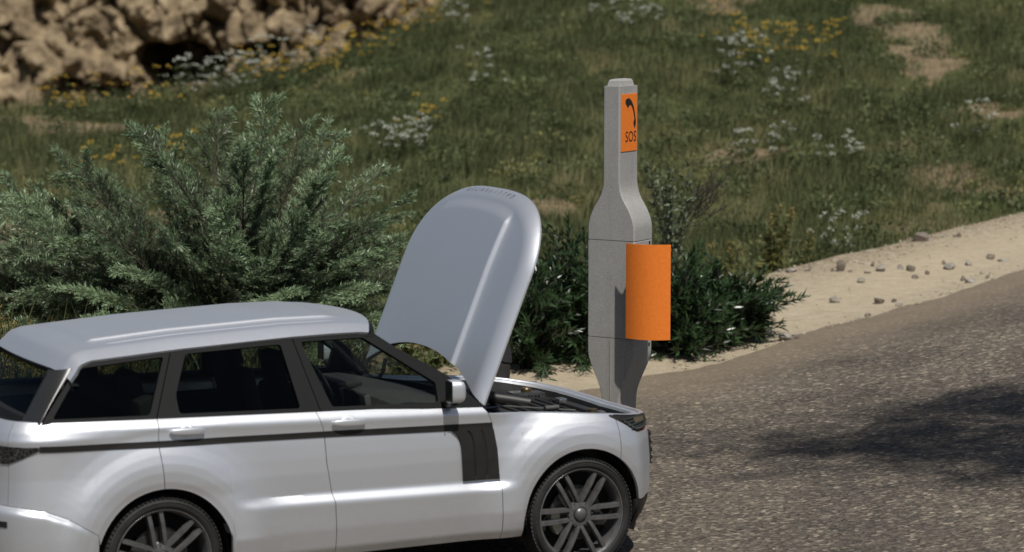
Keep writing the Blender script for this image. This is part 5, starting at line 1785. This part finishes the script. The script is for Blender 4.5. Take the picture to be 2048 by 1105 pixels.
def flower_clump(x, y, colour, label, seed, n=22, r=.45, h=.45, group=None, size=1.0, foliage=True):
    rng = np.random.default_rng(seed)
    root = empty("wildflower_clump", (x, y, float(T(np.array([x]), np.array([y]))[0])))
    tag(root, label, "wildflowers", group)
    polys = []; HP = []; LP = []; LD = []
    for k in range(n):
        a = rng.random() * 6.28; rr = r * math.sqrt(rng.random())
        b0 = np.array([math.cos(a) * rr, math.sin(a) * rr * .8, 0])
        zz = T(np.array([x + b0[0]]), np.array([y + b0[1]]))[0] - root.location.z
        b0[2] = zz
        tip = b0 + np.array([rng.normal(0, .06), rng.normal(0, .06), h * (.35 + .95 * rng.random())])
        pl = bez(b0, (b0 + tip) / 2 + rng.normal(0, .02, 3), tip, 6); polys.append(pl)
        m = 12
        aa = rng.random(m) * 6.28; q = np.sqrt(rng.random(m)) * .048 * size
        HP.append(tip + np.stack([np.cos(aa) * q, np.sin(aa) * q, .045 * rng.random(m) - .3 * q], -1))
        for j in range(1, 5):
            for s in range(2):
                LP.append(pl[j]); LD.append(nrm(np.append(rng.normal(0, 1, 2), .3)))
    HP = np.concatenate(HP); LP = np.array(LP); LD = np.array(LD)
    d = nrm(rng.normal(0, 1.0, HP.shape) + np.array([0, -.7, .8]))
    S = rand_perp(d, rng); up_ = np.cross(d, S)
    V, F = leaf_quads(HP - S * .014 * size, S, up_, .028 * size, .030 * size)
    V, F = strands(polys, .004, .002, 3); fastmesh("stems", V, F, M['gstem'], root, {'tint': rng.random(len(V))})
    for q in range(0, len(HP), 12):
        k = slice(q, q + 12)
        V, F = leaf_quads(HP[k] - S[k] * .011 * size, S[k], up_[k], .022 * size, .022 * size)
        fastmesh("flower_head", V, F, M[colour], root, {'tint': np.repeat(rng.random(len(V) // 4), 4)})
    V, F = leaf_quads(LP, LD, rand_perp(LD, rng), .09, .026, -.2)
    fastmesh("leaves", V, F, M['gstem'], root, {'tint': np.repeat(rng.random(len(LP)), 4)})
    return root

FL = [  # x, y, colour, count, radius, label
    (3.98, 32.55, 'white', 22, .34, "white-flowered bushy plant at the verge edge above the rocks"),
    (-2.62, 52.5, 'yellow', 30, .75, "broad yellow wildflower drift on the crest right of the dark hollow"),
    (-3.5, 51.5, 'yellow', 34, .80, "dense yellow wildflowers on the crest just below the dark hollow"),
    (-4.55, 50.0, 'yellow', 24, .6, "yellow wildflowers on the crest next to the white ones under the hollow"),
    (-7.3, 45.8, 'yellow', 18, .6, "yellow wildflowers at the far left of the crest"),
    (-6.2, 47.0, 'yellow', 12, .5, "few yellow wildflowers left of the white drift on the crest"),
    (-5.55, 48.6, 'white', 30, .6, "white wildflower drift on the crest left of the yellow ones"),
    (-4.85, 48.9, 'white', 22, .5, "white wildflowers on the crest right next to the larger white drift"),
    (-4.75, 51.8, 'white', 16, .45, "white wildflowers on the skyline in front of the dark hollow"),
    (-4.1, 53.0, 'white', 14, .45, "white wildflowers on the skyline right of the dark hollow"),
    (-1.75, 54.5, 'yellow', 22, .6, "yellow wildflowers high on the bank near the cliff's right end"),
    (-.75, 57.0, 'yellow', 22, .7, "yellow wildflowers at the top of the bank, right of the cliff"),
    (-2.05, 57.0, 'white', 12, .4, "white wildflowers on the skyline under the cliff's right end"),
    (-1.05, 53.5, 'white', 10, .4, "white wildflowers in the grass below the topmost yellow ones"),
    (-1.7, 41.0, 'white', 30, .55, "white wildflower patch in mid bank above the bonnet's left edge"),
    (-1.35, 43.5, 'yellow', 8, .5, "pale yellow blossoms just above the mid-bank white patch"),
    (-6.1, 40.2, 'yellow', 9, .4, "small yellow blossoms above the left end of the feathery shrub"),
    (-5.2, 41.0, 'yellow', 12, .5, "yellow blossoms above the feathery shrub's left plumes"),
    (2.35, 53.0, 'white', 26, .65, "white wildflowers up the bank above the post's right side"),
    (1.7, 54.5, 'white', 14, .5, "white wildflowers up the bank directly above the post's cap"),
    (4.35, 47.5, 'yellow', 26, .6, "yellow wildflowers to the right of the post's sign"),
    (5.2, 47.0, 'yellow', 24, .6, "yellow wildflowers farthest right on the bank"),
    (3.85, 46.0, 'white', 24, .5, "white wildflowers beside the sign, left of the yellow ones"),
    (4.25, 43.5, 'white', 14, .5, "white wildflowers below the yellow ones right of the sign"),
    (3.55, 39.6, 'white', 12, .5, "sparse white wildflowers level with the post's shoulder"),
    (4.6, 39.0, 'white', 10, .4, "sparse white wildflowers above the verge's white-flowered plant"),
    (3.9, 50.5, 'yellow', 10, .4, "a few yellow wildflowers above the sign on the upper bank"),
    (-.6, 47.5, 'white', 10, .4, "thin white blossoms in the middle of the bank"),
    (6.9, 40.5, 'white', 8, .3, "tiny white blossoms near the right edge of the bank"),
]
for i, (x, y, c, n, r, lab) in enumerate(FL):
    if i == 0: flower_clump(x, y, c, lab, 200 + i, n, r, .50, size=.95)
    else: flower_clump(x, y, c, lab, 200 + i, int(n * 1.35), r * .9, .66 if y > 44 else .50, size=1.3)

def tall_grass(x, y, label, seed, n=40, h=1.15, r=.3, seedy=True):
    rng = np.random.default_rng(seed)
    root = empty("tall_grass_tuft", (x, y, float(T(np.array([x]), np.array([y]))[0])))
    tag(root, label, "grass tuft")
    polys = []; HP = []; LP, LD, LL = [], [], []
    for k in range(n):
        a = rng.random() * 6.28; rr = r * math.sqrt(rng.random()); b0 = np.array([math.cos(a) * rr, math.sin(a) * rr, 0])
        tip = b0 + np.array([rng.normal(0, .10), rng.normal(0, .10), h * (.65 + .4 * rng.random())])
        pl = bez(b0, (b0 + tip) / 2 + np.array([0, 0, .1]), tip, 8); polys.append(pl)
        for q in range(26):
            f = rng.random(); HP.append(tip * (1 - f * .2) + b0 * f * .2 + rng.normal(0, .010, 3))
        for q in range(5):
            t = rng.random() * 6.28; LP.append(pl[1 + int(rng.random() * 5)]); LD.append(nrm(np.array([math.cos(t) * .5, math.sin(t) * .5, 1.0]))); LL.append(.25 + .35 * rng.random())
    HP, LP, LD, LL = np.array(HP), np.array(LP), np.array(LD), np.array(LL)
    V, F = strands(polys, .004, .002, 3); fastmesh("stalks", V, F, M['seed'], root, {'tint': rng.random(len(V)) * .6})
    V, F = leaf_quads(LP, LD, rand_perp(LD, rng), LL, .014, -.35); fastmesh("blades", V, F, M['gstem'], root, {'tint': np.repeat(rng.random(len(LP)), 4)})
    if seedy:
        d = nrm(rng.normal(0, .4, HP.shape) + np.array([0, 0, 1.0]))
        V, F = leaf_quads(HP, d, rand_perp(d, rng), .034, .012); fastmesh("seed_heads", V, F, M['seed'], root, {'tint': np.repeat(rng.random(len(HP)), 4)})
for i, (x, y, h, s, lab) in enumerate((
        (-4.15, 21.4, 1.18, True, "tall straw-headed grass tuft behind the car's tail at the frame edge"),
        (-3.75, 21.0, 1.12, True, "tall straw-headed grass tuft seen through the rear window"),
        (-3.25, 21.2, 1.05, True, "tall straw-headed grass tuft behind the rear quarter window"),
        (-2.72, 21.0, .98, False, "green grass tuft seen through the back of the quarter window"),
        (-2.25, 21.1, .95, False, "green grass tuft seen behind the rear door's headrest"),
        (-1.75, 21.3, .98, False, "green grass tuft seen through the front of the rear door window"))):
    tall_grass(x, y, lab, 300 + i, n=46, h=h, seedy=s)

# the tree outside the picture whose shade falls on the road
def shade_tree(x, y, label, seed, ch, cr, n=5200):
    rng = np.random.default_rng(seed)
    z0 = float(T(np.array([x]), np.array([y]))[0])
    root = empty("roadside_tree", (x, y, z0)); tag(root, label, "tree", None)
    limbs = [bez(np.zeros(3), np.array([.1, 0, ch * .5]), np.array([0, 0, ch]), 12)]
    P = []
    for k in range(26):
        a = rng.random() * 6.28; f = .55 + .4 * rng.random()
        s = limbs[0][int(f * 11)]; e = np.array([math.cos(a) * cr * (.4 + .6 * rng.random()), math.sin(a) * cr * (.4 + .6 * rng.random()), ch + rng.normal(0, cr * .35)])
        limbs.append(bez(s, (s + e) / 2 + np.array([0, 0, .3]), e, 12))
        for q in range(n // 26): P.append(e + rng.normal(0, cr * .18, 3) * np.array([1, 1, .6]) - (e - s) * rng.random() ** 4 * .5)
    P = np.array(P); d = nrm(rng.normal(0, 1, P.shape))
    V, F = leaf_quads(P, d, rand_perp(d, rng), .16, .09, -.1)
    fastmesh("crown", V, F, M['oleander'], root, {'tint': np.repeat(rng.random(len(P)), 4)})
    V, F = strands(limbs[:1], .16, .08, 8); V2, F2 = strands(limbs[1:], .06, .015, 5)
    fastmesh("trunk", V, F, M['bark'], root); fastmesh("limbs", V2, F2, M['bark'], root)
shade_tree(6.75, 14.1, "broad dark tree on the near roadside shading the asphalt", 71, 11.6, 2.1, 6400)
shade_tree(8.5, 15.0, "second dark tree further along the near roadside", 72, 12.0, 1.9, 6400)

# ================================================================== stones on the verge
M['stone'] = simple("grey_tan_stone", (0.27, 0.25, 0.215), 0.9, var=0.35, scale=9, bmp=0.6)
M['stone2'] = simple("brown_stone", (0.17, 0.145, 0.115), 0.9, var=0.35, scale=9, bmp=0.6)
def stone(x, y, w, h, label, seed, dark=False, group=None):
    rng = np.random.default_rng(seed)
    bm = bmesh.new(); bmesh.ops.create_icosphere(bm, subdivisions=3, radius=1)
    V = np.array([v.co for v in bm.verts]); F = [[v.index for v in f.verts] for f in bm.faces]; bm.free()
    # chipped faces
    for k in range(15):
        n = nrm(rng.normal(0, 1, 3)); c = .50 + .28 * rng.random()
        dd = V @ n
        V = V - np.maximum(dd - c, 0)[:, None] * n
    V = V * (1 + .16 * (fbm(V[:, 0] * 2 + seed, V[:, 1] * 2, V[:, 2] * 2, oct=3, seed=seed) - .5)[:, None])
    a = rng.random() * 6.28
    R = np.array([[math.cos(a), -math.sin(a), 0], [math.sin(a), math.cos(a), 0], [0, 0, 1]])
    V = (V @ R.T) * np.array([w * .54, w * (.40 + .15 * rng.random()), h * .74])
    z = float(T(np.array([x]), np.array([y]))[0])
    o = mk("stone", V, F, M['stone2'] if dark else M['stone'], None, True, 14)
    o.location = (x, y, z + h * .34)
    tag(o, label, "stone", group)
ST = [
 (3.63, 30.18, .15, .15, 1, "upright dark boulder at the left of the stone scatter"), (3.10, 30.32, .19, .06, 0, "long flat pale stone near the grass edge, leftmost of the row"),
 (2.98, 30.39, .08, .045, 0, "small stone touching the left end of the flat pale slab"), (3.28, 30.29, .10, .04, 1, "low brown stone right of the flat pale slab"),
 (3.54, 30.17, .05, .06, 1, "tiny brown stone against the upright boulder's left foot"), (3.73, 30.13, .07, .035, 0, "low chip against the upright boulder's right foot"),
 (3.80, 29.65, .12, .09, 0, "white-topped stone in front of the upright boulder"), (3.91, 30.04, .11, .04, 0, "thin sliver of stone behind the white-topped one"),
 (4.06, 30.12, .17, .095, 0, "rounded pale stone with a small brown one at its left"), (4.01, 30.37, .06, .06, 1, "small brown stone behind the rounded pale one"),
 (4.30, 30.26, .10, .075, 0, "grey pointed stone midway along the row"), (4.41, 30.19, .14, .095, 1, "dark lumpy stone at the middle of the row"),
 (4.41, 29.87, .11, .065, 1, "brown stone just in front of the dark lumpy one"), (4.57, 30.08, .08, .065, 1, "lone brown pebble right of the dark lumpy stone"),
 (4.73, 31.71, .26, .16, 1, "largest brown boulder, at the top of the verge"), (4.63, 31.71, .10, .05, 1, "low stone at the left foot of the largest boulder"),
 (4.84, 31.70, .10, .05, 0, "low stone at the right foot of the largest boulder"), (5.03, 31.87, .06, .04, 0, "pale pebble first to the right of the largest boulder"),
 (5.16, 31.89, .06, .04, 1, "brown pebble beside the small dark stone on the upper verge"), (5.21, 31.89, .08, .065, 1, "small dark stone right of the largest boulder, upper verge"),
 (4.87, 30.34, .17, .09, 0, "wide pale stone with a dark one at its left, below the largest boulder"), (4.83, 30.54, .06, .055, 1, "small dark stone left of the wide pale one"),
 (5.10, 30.55, .10, .08, 0, "pointed grey stone right of the wide pale one"), (4.96, 29.58, .17, .075, 0, "long pale stone nearest the asphalt on the right"),
 (4.91, 29.73, .08, .075, 1, "dark stone touching the long pale one's left end"), (5.17, 30.03, .08, .04, 0, "flat pebble right of the long pale stone"),
 (5.18, 29.74, .07, .06, 1, "small brown stone lying last on the right, near the asphalt"), (5.40, 30.88, .14, .075, 1, "dark flat-topped stone at the far right"),
 (5.53, 30.74, .17, .045, 0, "thin grey slab farthest right on the verge"), (2.88, 29.29, .15, .085, 1, "brown stone beside the sprawling shrub's upper shoots"),
 (3.41, 28.80, .14, .085, 0, "white and tan stone in the open sand below the boulder"), (3.85, 28.64, .14, .095, 1, "grey-brown stone in the open sand, middle of the verge"),
 (4.02, 28.69, .08, .055, 1, "small dark stone right of the grey-brown one"), (4.04, 28.46, .10, .045, 0, "flat chip below the small dark stone in the open sand"),
 (3.65, 27.97, .09, .055, 1, "dark stone lowest on the sand near the asphalt"), (3.56, 27.89, .06, .035, 0, "pebble left of the lowest dark stone"),
 (3.43, 28.05, .05, .025, 0, "tiny pebble alone on the sand near the asphalt"), (2.71, 27.03, .22, .095, 0, "grey stone half under the sprawling shrub's right shoots"),
 (2.82, 26.98, .09, .075, 1, "tan stone at the tip of the sprawling shrub"), (2.70, 29.15, .07, .055, 0, "pale pebble half hidden by the sprawling shrub"),
]
for i, (x, y, w, h, dk, lab) in enumerate(ST): stone(x, y, w * .86, h * .84, lab, 400 + i, bool(dk))

def gravel():
    rng = np.random.default_rng(77)
    n = 2200
    x = rng.uniform(1.5, 9, n); t = rng.random(n)
    lipside = rng.random(n) < .8
    v = np.where(lipside, 1 - np.abs(rng.normal(0, .14, n)), np.abs(rng.normal(0, .10, n)))
    v = np.where(rng.random(n) < .10, t, v)
    ye, yv = y_road(x), y_veg(x)
    y = ye - .25 + (yv + .02 - ye + .25) * np.clip(v, 0, 1)
    z = T(x, y) + .010
    r = .005 + .016 * rng.random(n) ** 4
    P = np.stack([x, y, z], -1)
    base = np.array([[1, 0, 0], [0, 1, 0], [-1, 0, 0], [0, -1, 0], [0, 0, 1], [0, 0, -1]], float)
    J = base[None] * (r[:, None, None] * rng.uniform(.55, 1.3, (n, 6, 1))) * np.array([1.2, 1, .75])
    a = rng.random(n) * 6.28; c, s_ = np.cos(a), np.sin(a)
    J = np.stack([J[..., 0] * c[:, None] - J[..., 1] * s_[:, None], J[..., 0] * s_[:, None] + J[..., 1] * c[:, None], J[..., 2]], -1)
    V = (P[:, None] + J).reshape(-1, 3)
    tri = np.array([[0, 1, 4], [1, 2, 4], [2, 3, 4], [3, 0, 4], [1, 0, 5], [2, 1, 5], [3, 2, 5], [0, 3, 5]])
    F = (np.arange(n)[:, None, None] * 6 + tri[None]).reshape(-1, 3)
    m = leaf_mat("verge_grit", (0.22, 0.18, 0.13), (0.58, 0.51, 0.40), 0, .9, .2)
    o = fastmesh("gravel", V, F, m, attr={'tint': np.repeat(rng.random(n), 6)})
    tag(o, "loose grit along the edges of the sandy verge", "gravel", kind="stuff")
gravel()
